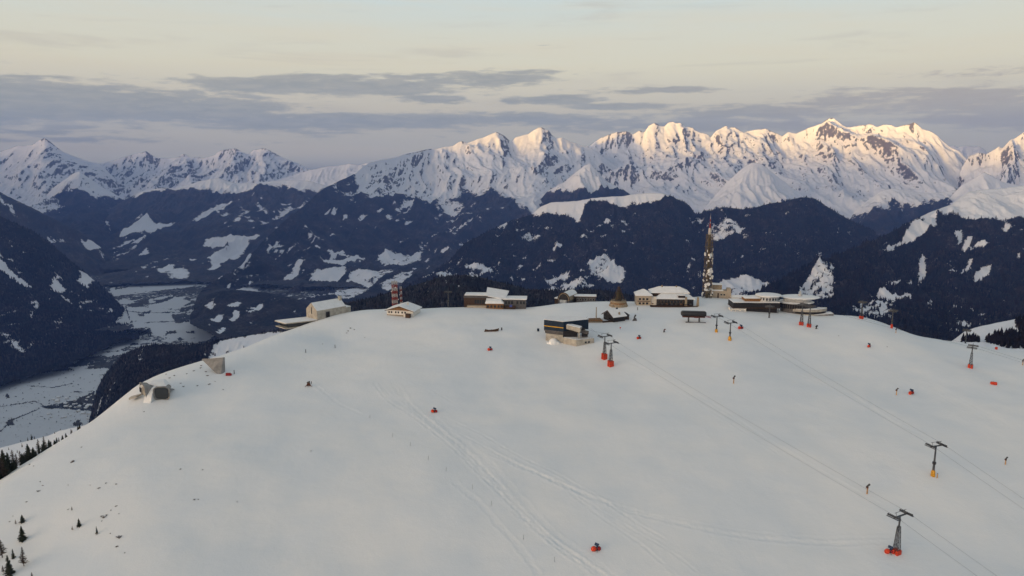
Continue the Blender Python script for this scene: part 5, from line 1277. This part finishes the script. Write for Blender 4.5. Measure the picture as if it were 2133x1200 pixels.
# ------------------------------------------------------------------ snow guns
def fan_gun():
    r = empty('snow_cannon', (0, 0, 0), 0)
    tag(r, 'snow cannon', 'snow cannon', 'snow cannons wrapped in red mats')
    MB().ell((-.95, -.3, .75), (1.05, .75, 1.05), 14, 9).build('safety_mat', M['red'], r, True)
    MB().ell((1.0, .1, .65), (.75, .65, .85), 12, 8).build('safety_mat', M['darkred'], r, True)
    MB().hull([(-.1, -.2, 0), (.5, -.2, 0), (.5, .4, 0), (-.1, .4, 0), (0, 0, 1.8), (.4, 0, 1.8), (.4, .3, 1.8), (0, .3, 1.8)]).build('stand', M['blue'], r)
    a, b = Vector((-.45, .2, 2.45)), Vector((.75, -.1, 1.95))
    br = MB(); br.tube(a, b, .50, .60, 14); br.tube(a - (b - a) * .08, a, .58, .52, 14); bo = br.build('fan_barrel', M['blue'], r)
    MB().tube(b, b + (b - a) * .04, .62, .62, 14).build('fan_grille', M['steel'], bo)
    for x, y in ((-1.6, .7), (1.6, .7), (.2, -1.2)): MB().tube((.2, .1, .7), (x, y, -.15), .08).build('leg', M['steel'], r)
    return r
def copy_tree(o, parent=None):
    c = o.copy(); COL.objects.link(c); c.parent = parent
    for ch in list(o.children):
        copy_tree(ch, c)
    return c
proto = fan_gun(); first = True
for px, py, sc, rz, lab in [(1242, 1147, 1.15, 0, 'red snow cannon alone at the bottom centre of the slope'), (905, 859, 1.0, -5, 'red snow cannon alone in mid-slope left of centre'), (1021, 730, 1.0, 8, 'red snow cannon below the wooden barrier near the summit'),
                            (1331, 706, 1.0, 10, 'red snow cannon right of the twin pylons'), (1543, 685, 1.15, 4, 'red snow cannon touching the head of the second yellow-footed pylon'), (1810, 723, 1.0, 30, 'small red snow cannon high on the right slope'),
                            (1898, 821, 1.15, 15, 'red snow cannon beside the thin snow gun post on the right'), (1853, 1152, 1.15, -8, 'red snow cannon pressed against the nearest lattice pylon')]:
    o = proto if first else copy_tree(proto); first = False
    o.location = hit(px, py); o.rotation_euler = (0, 0, R(rz)); o.scale = (sc, sc, sc); o['label'] = lab

def one(name, mbs, pos, rz, label, cat, group=None):
    """a thing with parts: mbs = [(part name, MB, material)]"""
    r = empty(name, pos, rz, label, cat, group)
    for n_m, b, m_ in mbs: b.build(n_m, m_, r, n_m in ('safety_mat',))
    return r
for px, py, lab in ((2070, 801, 'closed red crash mat bundle near the right edge without a gun'),):
    one('crash_mat', [('safety_mat', MB().box(-1.9, 1.7, -.9, .9, -.3, 1.7, 0, .45), M['red']), ('strap', MB().box(-.3, -.1, -.96, .96, -.2, 1.76), M['darkred'])], hit(px, py), R(-18), lab, 'crash mat')
one('crash_mat', [('safety_mat', MB().box(-1.6, 1.3, -.8, .8, -.3, 1.5, 0, .4), M['darkred']), ('side_mat', MB().box(1.35, 1.9, -.5, .5, -.2, 1.1, 0, .2), M['darkred'])], hit(476, 782), R(8), 'dark red mat bundle by the concrete fin wall', 'crash mat')
one('crash_mat', [('safety_mat', MB().box(-.8, .8, -.6, .6, -.3, 1.9, 0, .25), M['red'])], hit(2075, 728, 500, 700), R(8), 'small red mat post on the skyline at the far right', 'crash mat')
# brown snow gun with splayed legs on the left
one('brown_snow_gun', [('machine_body', MB().hull([(-1.5, -.6, .5), (1.5, -.6, .4), (1.2, .6, .4), (-1.2, .6, .5), (-.7, -.4, 2.1), (.6, -.4, 2.4), (.6, .4, 2.4), (-.7, .4, 2.0)]), M['brown']), ('fan_barrel', MB().tube((-.9, 0, 2.3), (.9, -.2, 2.9), .45, .55, 12), M['capsule']),
                       ('leg', MB().tube((-1.1, -.3, .8), (-2.3, -.8, -.2), .14), M['brown']), ('leg', MB().tube((1.1, -.3, .8), (2.4, -.7, -.2), .14), M['brown']), ('leg', MB().tube((1.4, .2, 1.2), (1.9, .2, 3.0), .22), M['capsule'])], hit(643, 805), R(6), 'brown snow gun on splayed legs alone on the left slope', 'snow cannon')
def gun_post():
    r = empty('snow_gun_post', (0, 0, 0), 0)
    tag(r, 'gun post', 'snow gun', 'slender snow gun posts on the right slope')
    MB().tube((0, 0, -.4), (0, 0, 2.9), .34, .30, 8).build('padded_post', M['tan'], r)
    MB().box(-.65, .3, -.45, .4, 2.95, 3.75).build('control_box', M['brown'], r)
    a = MB(); a.tube((-.3, 0, 3.7), (.75, -.1, 4.9), .34, .46, 12); a.tube((.70, -.1, 4.84), (.85, -.1, 5.0), .52, .52, 12); a.build('fan_barrel', M['capsule'], r)
    return r
gp = gun_post(); first = True
for px, py, sc, lab in [(1528, 799, .98, 'snow gun post in open snow below the yellow-footed pylons'), (1867, 823, .9, 'snow gun post just left of the red cannon'), (1806, 1029, 1.0, 'snow gun post below the rope above the nearest pylon'), (2094, 968, .8, 'snow gun post near the right edge above the corner'), (1866, 694, .8, 'snow gun post beside the skyline pylon with the dark red foot'), (2130, 761, .9, 'snow gun post cut off by the right edge')]:
    o = gp if first else copy_tree(gp); first = False
    o.location = hit(px, py); o.scale = (sc,) * 3; o.rotation_euler = (0, 0, R(hash(px) % 30 - 15)); o['label'] = lab
one('snow_gun', [('stand', MB().hull([(-.9, -.5, -.2), (.9, -.5, -.2), (.8, .5, -.2), (-.7, .5, -.2), (-.2, -.2, 1.3), (.4, .2, 1.3)]), M['capsule']), ('fan_barrel', MB().tube((-.4, 0, 1.2), (1.0, -.1, 2.3), .38, .5, 12), M['brown'])], hit(1383, 692), 0, 'small uncovered dark snow gun between the timber hut and the capsule station', 'snow gun')
one('snow_gun', [('stand', MB().hull([(-.9, -.5, -.2), (.9, -.5, -.2), (.8, .5, -.2), (-.7, .5, -.2), (-.2, -.2, 1.5), (.4, .2, 1.5)]), M['greyclad']), ('fan_barrel', MB().tube((-.5, 0, 1.3), (.9, -.1, 2.6), .5, .65, 12), M['capsule'])], hit(1700, 685), 0, 'grey snow gun right of the two close pylons', 'snow gun')
one('snow_gun', [('stand', MB().hull([(-1.9, -.8, -.2), (1.9, -.8, -.2), (1.8, .8, -.2), (-1.7, .8, -.2), (-.6, -.4, 2.3), (1.2, .4, 2.0)]), M['greyclad']), ('fan_barrel', MB().tube((-.5, 0, 2.2), (.7, -.1, 4.6), .5, .65, 12), M['capsule'])], hit(1322, 668), 0, 'dark machine with upright barrel at the right end of the timber hut', 'snow gun')
# ------------------------------------------------------------------ small things on the snow
one('wooden_barrier', [('plank_wall', MB().prism([(-5.6, .1), (-4.6, 1.9), (-2.2, 1.3), (1.0, 1.5), (3.2, 1.9), (5.6, 2.4), (5.2, .6), (2.0, -.3), (-2.6, -.5)], 'y', -.25, .25), M['timber']), ('post', MB().tube((-4.7, .3, -1), (-4.7, .3, 2.1), .16), M['timber']), ('post', MB().tube((5.1, .3, -1), (5.1, .3, 2.5), .16), M['timber']), ('post', MB().tube((0, .3, -1), (0, .3, 1.6), .16), M['timber'])], hit(1024, 691), R(3), 'curved dark wooden barrier half buried near the summit', 'barrier')
one('equipment_box', [('cabinet', MB().box(-.8, .8, -.6, .6, -.3, 1.9, 0, .1), M['navy']), ('lid', MB().box(-.9, .9, -.7, .7, 1.91, 2.05), M['greyclad'])], hit(1121, 690), 0, 'small dark cabinet left of the navy station', 'cabinet')
one('equipment_box', [('cabinet', MB().box(-.45, .45, -.4, .4, -.3, 1.8), M['greyclad']), ('lid', MB().box(-.55, .55, -.5, .5, 1.81, 1.95), M['capsule'])], hit(1045, 688), R(10), 'narrow grey box right of the wooden barrier', 'cabinet')
one('blue_sign', [('board', MB().prism([(-1.1, 2.2), (1.1, 2.2), (.9, 4.0), (-.9, 4.0)], 'y', -.1, .1), pm('blue_sign_board', (.06, .09, .34), .5, .05)), ('post', MB().tube((0, .2, -.5), (0, .2, 2.6), .14), M['steel'])], hit(1064, 645), 0, 'blue information board on a post in front of the brown lodge', 'sign')
one('red_sign', [('board', MB().prism([(-.5, 1.0), (.5, 1.0), (.5, 2.0), (-.5, 2.0)], 'y', -.06, .06), M['red']), ('post', MB().tube((0, .1, -.5), (0, .1, 1.6), .07), M['steel'])], hit(1292, 687), 0, 'tiny red marker board between the navy station and the timber hut', 'sign')
for px, py, lab in ((637, 735, 'dark marker post on the slope below the concrete hall'), (698, 725, 'dark marker post right of the one below the concrete hall'), (488, 779, 'dark marker post beside the red mat bundle at the fin wall'), (1328, 646, 'dark marker post between the bell and the restaurant'), (1952, 996, 'low brown stake at the foot of the lone yellow-footed pylon')):
    one('marker_post', [('post', MB().tube((0, 0, -.5), (0, 0, 2.2), .28, .2, 6), M['capsule'] if px != 1952 else M['tan']), ('cap', MB().tube((0, 0, 2.21), (0, 0, 2.5), .32, .1, 6), M['greyclad'])], hit(px, py), 0, lab, 'post')
pk = None
for px, py in ((818, 911), (855, 930), (892, 958), (929, 983), (984, 1019), (1023, 1054), (1090, 1124), (1155, 1171), (770, 872)):
    if pk is None:
        pk = empty('piste_pole', (0, 0, 0)); tag(pk, 'thin dark piste marker pole in the row down the middle of the slope', 'piste pole', 'piste marker poles in a row')
        MB().tube((0, 0, -.3), (.12, 0, 1.9), .07, .05, 6).build('pole', M['capsule'], pk); MB().tube((.12, 0, 1.9), (.13, 0, 2.15), .09, .09, 6).build('tip', M['greyclad'], pk); o = pk
    else: o = copy_tree(pk)
    o.location = hit(px, py); o.rotation_euler = (0, R((px * 7) % 9 - 4), 0)

# ------------------------------------------------------------------ trees
M['needle'] = pm('spruce_needles', (.035, .042, .026), .85, .35, 1.5)
M['larch'] = pm('bare_larch_twigs', (.075, .052, .036), .9, .3, 1.5)
M['shrub'] = pm('brown_shrub_twigs', (.10, .066, .05), .9, .3, 2.)
def tree_proto(kind, seed):
    """unit trees 10 m high; crown of many small branch sprays"""
    rg = random.Random(seed)
    cr = MB(); bm = cr.bm
    H = 10.0; Rb = {'spruce': 3.5, 'larch': 2.6, 'slim': 2.3}[kind]
    z = .7 if kind != 'larch' else 1.6
    while z < H - .15:
        t = z / H
        rad = Rb * (1 - t) ** .85 * rg.uniform(.8, 1.15) + .12
        nb = {'spruce': 14, 'slim': 12, 'larch': 10}[kind]
        for k in range(nb):
            a = rg.uniform(0, 2 * math.pi); L = rad * rg.uniform(.65, 1.1)
            if rg.random() < .16 or (math.sin(3 * a + seed + z * 1.3) > .72 and rg.random() < .8): continue
            d = Vector((math.cos(a), math.sin(a), 0)); s = Vector((-d.y, d.x, 0))
            drop = (-.35 if kind != 'larch' else .10) * L
            b0 = Vector((0, 0, z)); e_ = b0 + d * L + Vector((0, 0, drop))
            nseg = 3
            for i in range(nseg):
                f0, f1 = i / nseg, (i + 1) / nseg
                w = (.42 if kind != 'larch' else .15) * L * (1.1 - f0) + .06
                p0 = b0.lerp(e_, f0); p1 = b0.lerp(e_, min(1, f1 + .12))
                j = Vector((rg.uniform(-.1, .1), rg.uniform(-.1, .1), rg.uniform(-.08, .08)))
                v = [bm.verts.new(p0 + s * w * rg.uniform(.6, 1.1) + j - Vector((0, 0, w * .35))), bm.verts.new(p0 + Vector((0, 0, .12))), bm.verts.new(p0 - s * w * rg.uniform(.6, 1.1) - Vector((0, 0, w * .35))), bm.verts.new(p1 + j)]
                bm.faces.new((v[0], v[1], v[3])); bm.faces.new((v[1], v[2], v[3]))
        z += (.26 + .20 * (1 - t)) * (1 if kind != 'larch' else 1.1)
    r = empty(kind + '_tree' if kind != 'slim' else 'spruce_tree', (0, 0, -500))
    cr.build('crown', M['needle' if kind != 'larch' else 'larch'], r)
    MB().tube((0, 0, -1.2), (0, 0, H * .97), .20, .03, 7).build('trunk', M['bark'], r)
    return r
PROT = {'spruce': [tree_proto('spruce', 1), tree_proto('spruce', 2)], 'slim': [tree_proto('slim', 3), tree_proto('slim', 4)], 'larch': [tree_proto('larch', 5), tree_proto('larch', 6)]}
USED = set()
rt = random.Random(77)
def plant(kind, pos, h, label, group, wide=1.0):
    src = rt.choice(PROT[kind])
    if src.name in USED: o = copy_tree(src)
    else: o = src; USED.add(src.name)
    k = h / 10.0
    o.location = pos; o.scale = (k * wide, k * wide, k); o.rotation_euler = (0, 0, rt.uniform(0, 6.28))
    tag(o, label, 'tree', group)
def by_top(px, ytop, Y):
    p = at(np.float64(px), np.float64(ytop), np.float64(Y)); z = float(hill(p[0], p[1])); return Vector((p[0], p[1], z)), p[2] - z
G1 = 'trees on the open snow in the lower left corner'
for kind, px, py, hp, wd, lab in [('spruce', 47, 1088, 16, 1.3, 'squat dark spruce beside a thin bush in the lower left snow'), ('larch', 33, 1093, 11, 1.0, 'thin bare bush leaning beside the squat spruce'), ('spruce', 47, 1126, 31, 1.0, 'full dark spruce standing just below the squat one'),
                             ('spruce', 165, 1097, 17, 1.0, 'small dark spruce with a notched top further out on the snow'), ('slim', 202, 1113, 17, .9, 'narrow little spruce farthest right of the corner trees'), ('larch', 150, 1064, 9, 1.1, 'thin sapling above the notched spruce'),
                             ('larch', 151, 1105, 10, 1., 'thin sapling left of the notched spruce'), ('larch', 5, 1162, 38, 1.3, 'dense brown tree cut by the left edge'), ('slim', 28, 1163, 20, 1.1, 'small spruce between the brown tree and the yellowish one'),
                             ('larch', 50, 1180, 42, 1.0, 'tall sparse yellowish larch with a long shadow in the corner'), ('slim', 20, 1199, 43, 1.2, 'tall dark spruce in the very corner of the picture'), ('larch', 7, 1194, 16, 1.2, 'bushy low larch behind the corner spruce'), ('larch', 67, 1204, 12, 1.2, 'bare twiggy top sticking up at the bottom edge')]:
    p = hit(px, py); plant(kind, p, hp * mpp(p) * 1.06, lab, G1, wd)
G2 = 'trees standing beyond the left edge of the slope'
SILd = [(s[0], s[2]) for s in SIL]
for kind, px, yt, dY in [('spruce', 4, 936, 10), ('spruce', 14, 942, 8), ('larch', 24, 936, 12), ('larch', 40, 938, 16), ('spruce', 56, 924, 10), ('slim', 60, 932, 6), ('spruce', 68, 931, 8), ('larch', 78, 914, 14), ('slim', 79, 925, 9), ('larch', 90, 908, 16), ('slim', 96, 926, 8), ('spruce', 100, 929, 6), ('slim', 107, 930, 8), ('larch', 112, 928, 12), ('spruce', 116, 927, 6), ('slim', 122, 911, 14), ('spruce', 128, 917, 8), ('slim', 134, 911, 12), ('spruce', 138, 914, 7), ('slim', 143, 908, 9), ('larch', 150, 904, 12), ('spruce', 154, 904, 6), ('slim', 163, 894, 10), ('spruce', 168, 896, 6), ('spruce', -8, 940, 8), ('larch', 1, 950, 4), ('spruce', 9, 955, 4), ('larch', 32, 944, 8), ('spruce', -18, 948, 6), ('larch', -30, 950, 8), ('spruce', 47, 945, 5), ('spruce', 74, 938, 5), ('spruce', 86, 936, 5)]:
    p, h = by_top(px, yt, float(np.interp(px, [q[0] for q in SILd], [q[1] for q in SILd])) + dY)
    if h < 1.5: continue
    plant(kind, p, h, {'spruce': 'dark full spruce in the row beyond the left edge of the slope', 'slim': 'narrow dark spruce in the row beyond the left edge of the slope', 'larch': 'brownish bare larch in the row beyond the left edge of the slope'}[kind], G2)
EDGE = [(q[0], q[1]) for q in SIL]
for i in range(62):
    px = rt.uniform(-30, 172); ye = interp(px, EDGE)
    p, h = by_top(px, float(ye) - rt.uniform(4, 24) * (1.25 - px / 230), float(interp(px, SILd)) + rt.uniform(3, 15))
    if h < 1.5: continue
    kind = rt.choice(['spruce', 'slim', 'larch', 'spruce'])
    plant(kind, p, h, {'spruce': 'dark full spruce in the row beyond the left edge of the slope', 'slim': 'narrow dark spruce in the row beyond the left edge of the slope', 'larch': 'brownish bare larch in the row beyond the left edge of the slope'}[kind], G2)
# shrubs poking through the snow
def shrub_proto(seed):
    rg = random.Random(seed); m_ = MB()
    for k in range(26):
        a = rg.uniform(0, 6.28); d = Vector((math.cos(a), math.sin(a), rg.uniform(.3, 1.4))).normalized(); b0 = Vector((rg.uniform(-.5, .5), rg.uniform(-.35, .35), -.1)); L = rg.uniform(.5, 1.1)
        m_.tube(b0, b0 + d * L, .05, .02, 4)
        for q in range(3): e_ = b0 + d * L * rg.uniform(.4, .9); m_.tube(e_, e_ + Vector((rg.uniform(-1, 1), rg.uniform(-1, 1), rg.uniform(0, 1))).normalized() * .4, .03, .015, 4)
    o = m_.build('shrub', M['shrub']); return o
SP = [shrub_proto(k) for k in range(3)]; used = 0
G3 = 'bare shrubs poking through the snow on the left slope'
sh = [(248, 1120, 12, 'bush'), (244, 1139, 7, ''), (217, 1078, 9, ''), (206, 1018, 6, ''), (221, 1007, 5, ''), (242, 1009, 5, ''), (80, 1024, 7, ''), (55, 1046, 5, ''), (231, 1064, 4, ''), (242, 1055, 5, ''), (152, 962, 9, ''), (149, 964, 6, ''), (376, 978, 5, ''), (422, 979, 4, ''), (405, 1041, 6, ''), (413, 1041, 4, ''), (494, 1046, 4, ''), (648, 940, 4, ''), (212, 1076, 6, ''), (222, 1074, 6, ''), (84, 1004, 4, ''), (89, 1012, 4, ''), (142, 1011, 3, ''), (188, 1011, 3, ''), (142, 1062, 4, ''), (260, 1152, 4, ''), (230, 1112, 4, ''), (248, 1071, 3, ''), (212, 1086, 4, ''), (20, 1087, 4, ''), (27, 1076, 3, ''),
      (346, 780, 4, ''), (363, 783, 5, ''), (353, 788, 5, ''), (404, 773, 5, ''), (419, 762, 5, ''), (418, 767, 5, ''), (432, 783, 6, ''), (429, 775, 5, ''), (436, 801, 6, ''), (411, 804, 5, ''), (382, 806, 5, ''), (376, 799, 4, ''), (465, 812, 4, ''), (448, 795, 3, ''), (389, 779, 4, ''), (725, 690, 5, ''), (730, 684, 5, ''), (738, 687, 4, ''), (722, 694, 4, ''), (672, 717, 3, ''), (760, 703, 3, ''), (300, 858, 4, ''), (170, 932, 4, ''), (62, 968, 5, ''), (70, 971, 4, ''), (1747, 700, 3, ''), (1848, 723, 3, '')]
for i, (px, py, w, nm) in enumerate(sh):
    o = SP[i] if i < 3 else SP[i % 3].copy()
    if i >= 3: COL.objects.link(o)
    p = hit(px, py); k = w * mpp(p) / 2.0
    o.location = p; o.scale = (k * 1.1, k, k * .8); o.rotation_euler = (0, 0, rt.uniform(0, 6.28))
    lab = 'large dark twiggy shrub right of the corner trees' if nm else 'bare brown shrub poking through the snow of the ski hill'
    if 31 <= i <= 44: lab = 'low shrub on the snow around the concrete pods'
    if 45 <= i <= 50: lab = 'low shrub on the snow between the concrete hall and the white hut'
    tag(o, lab, 'shrub', G3)

# ---- snowy shoulder trees, village, far-off woods
def on_mass(name, px, py):
    xs, PX, PY, P, fo = TERR[name]
    j = int(np.clip(np.searchsorted(xs, px), 0, len(xs) - 1)); i = int(np.argmin(np.abs(PY[:, j] - py)))
    return P[i, j], fo[i, j]
for px, py, hp in ((45, 928, 9), (65, 915, 13), (17, 936, 6), (58, 913, 8), (72, 911, 7), (126, 896, 5), (172, 886, 6), (113, 903, 5), (36, 942, 8), (105, 920, 7), (150, 900, 7), (135, 907, 6)):
    q, _ = on_mass('left_shoulder', px, py); p = Vector(q); plant(rt.choice(['slim', 'larch']), p, hp * mpp(p), 'small dark tree on the lower snow shoulder behind the left edge', 'trees on the lower snow shoulder')
GV = 'houses of the valley village'
def house():
    r = empty('village_house', (0, 0, -900))
    w = MB(); gable(w, -6, 6, -4.5, 4.5, 6, 3.4, 'x', -2); w.build('wall', M['white'], r)
    f = MB(); gable_roof(f, -6, 6, -4.5, 4.5, 6, 3.4, .5, .9, 'x'); f.build('roof', M['snow'], r)
    return r
hp_ = house(); firsth = True
poly = [(172, 838), (200, 826), (226, 838), (250, 845), (244, 858), (215, 870), (184, 874), (170, 862), (140, 852), (150, 842)]
n = 0
while n < 85:
    px, py = rt.uniform(95, 252), rt.uniform(822, 876)
    if not bool(pinpoly(np.array([px]), np.array([py]), poly)[0]) and rt.random() > .10: continue
    a, b, c = ray(px, py); Y = (VZ - CAMZ) / (c / b)
    o = hp_ if firsth else copy_tree(hp_); firsth = False
    o.location = (a / b * Y, Y, VZ - 1); o.rotation_euler = (0, 0, rt.choice([0, 1.57]) + rt.uniform(-.3, .3)); k = rt.uniform(.8, 1.9); o.scale = (k, k, k * .9)
    tag(o, 'small snow-roofed house in the valley village below the wooded knoll', 'house', GV); n += 1

def wood(name_mass, n, hmin, hmax, label, seed, mat, thr=.5, rows=None, slim=.23):
    """a far-off wood: thousands of little conifers, each standing on the hill"""
    xs, PX, PY, P, fo = TERR[name_mass]
    rg = np.random.RandomState(seed)
    nr, nc = PX.shape
    pts = []
    while len(pts) < n:
        i = rg.randint(0, nr - 1, n * 2); j = rg.randint(0, nc - 1, n * 2)
        ok = fo[i, j] > thr + rg.rand(n * 2) * .2 - .1
        if rows: ok &= i < rows
        ii, jj = i[ok], j[ok]
        u, v = rg.rand(len(ii), 1), rg.rand(len(ii), 1)
        q = (P[ii, jj] * (1 - u) + P[ii, jj + 1] * u) * (1 - v) + (P[ii + 1, jj] * (1 - u) + P[ii + 1, jj + 1] * u) * v
        pts.extend(q.tolist())
        if len(ii) == 0: break
    pts = np.array(pts[:n]); n = len(pts)
    h = hmin + (hmax - hmin) * rg.rand(n) ** 1.3
    K = 5
    V = np.zeros((n, K + 1 + K + 1, 3))
    a0 = rg.rand(n) * 6.28
    for t in range(2):
        zb, zt, rr = ((.02, .68, 1.0), (.40, 1.0, .68))[t]
        for k in range(K):
            a = a0 + 2 * math.pi * k / K + t * .6
            r_ = h * slim * rr * (.75 + .5 * rg.rand(n))
            V[:, t * (K + 1) + k] = pts + np.stack([np.cos(a) * r_, np.sin(a) * r_, h * zb], -1)
        V[:, t * (K + 1) + K] = pts + np.stack([h * 0, h * 0, h * zt], -1)
    base = (np.arange(n) * (2 * K + 2))[:, None, None]
    tri = []
    for t in range(2):
        for k in range(K): tri.append((t * (K + 1) + k, t * (K + 1) + (k + 1) % K, t * (K + 1) + K))
    tri = (np.array(tri)[None] + base).reshape(-1, 3)
    me = bpy.data.meshes.new('wood')
    me.vertices.add(n * (2 * K + 2)); me.vertices.foreach_set('co', V.reshape(-1).astype(np.float32))
    me.loops.add(len(tri) * 3); me.loops.foreach_set('vertex_index', tri.reshape(-1).astype(np.int32))
    me.polygons.add(len(tri)); me.polygons.foreach_set('loop_start', np.arange(0, len(tri) * 3, 3, dtype=np.int32)); me.polygons.foreach_set('loop_total', np.full(len(tri), 3, np.int32))
    me.update(calc_edges=True); me.materials.append(mat)
    o = bpy.data.objects.new('wood', me); COL.objects.link(o)
    tag(o, label, None, None, 'stuff')
mw, gg, bb_ = new_mat('distant_conifers')
ps = gg.n('ShaderNodeNewGeometry').outputs['Position']
gg.put(bb_.inputs['Base Color'], gg.mix(gg.ss(gg.noise(ps, 1 / 90., 4, .65), .35, .68), (.008, .011, .017, 1), (.030, .022, .022, 1)))
bb_.inputs['Specular IOR Level'].default_value = 0.0
wood('knoll', 16000, 7, 17, 'dense dark conifer wood covering the rounded knoll', 1, mw)
wood('back_wood', 9000, 5, 13, 'black-green conifer wood on the hump behind the summit', 2, mw)
wood('right_shoulder', 500, 8, 17, 'dark conifer belt on the white shoulder to the right', 3, mw, .5)
wood('right_hill', 20000, 14, 30, 'dark conifer forest on the hill to the right', 4, mw, .45)
wood('north_ridge', 15000, 16, 32, 'dark conifer forest on the ridge behind the summit buildings', 5, mw, .45)
wood('east_forest', 15000, 16, 34, 'dark conifer forest on the mountain behind the transmission tower', 6, mw, .45)
wood('left_mountain', 15000, 16, 34, 'dark conifer forest on the left mountainside', 7, mw, .45)
# ------------------------------------------------------------------ the air
def haze():
    me = bpy.data.meshes.new('haze')
    bm = bmesh.new()
    x0, x1, y0, y1, z0, z1 = -46000, 46000, -30000, 28600, -1700, 1480
    bmesh.ops.create_cube(bm, size=1.0, matrix=Matrix.Translation(((x0 + x1) / 2, (y0 + y1) / 2, (z0 + z1) / 2)) @ Matrix.Diagonal((x1 - x0, y1 - y0, z1 - z0, 1)))
    bm.to_mesh(me); bm.free()
    m = bpy.data.materials.new('thin_blue_air'); m.use_nodes = True
    t = m.node_tree
    for n in list(t.nodes): t.nodes.remove(n)
    out = t.nodes.new('ShaderNodeOutputMaterial'); v = t.nodes.new('ShaderNodeVolumePrincipled')
    v.inputs['Color'].default_value = HAZE_COL
    v.inputs['Density'].default_value = HAZE
    v.inputs['Anisotropy'].default_value = 0.0
    t.links.new(v.outputs[0], out.inputs['Volume'])
    me.materials.append(m)
    o = bpy.data.objects.new('haze', me); COL.objects.link(o)
    tag(o, 'thin blue evening haze filling the valley air', None, None, 'stuff')
HAZE = 3.0e-5
HAZE_COL = (0.20, 0.36, 0.94, 1)
haze()
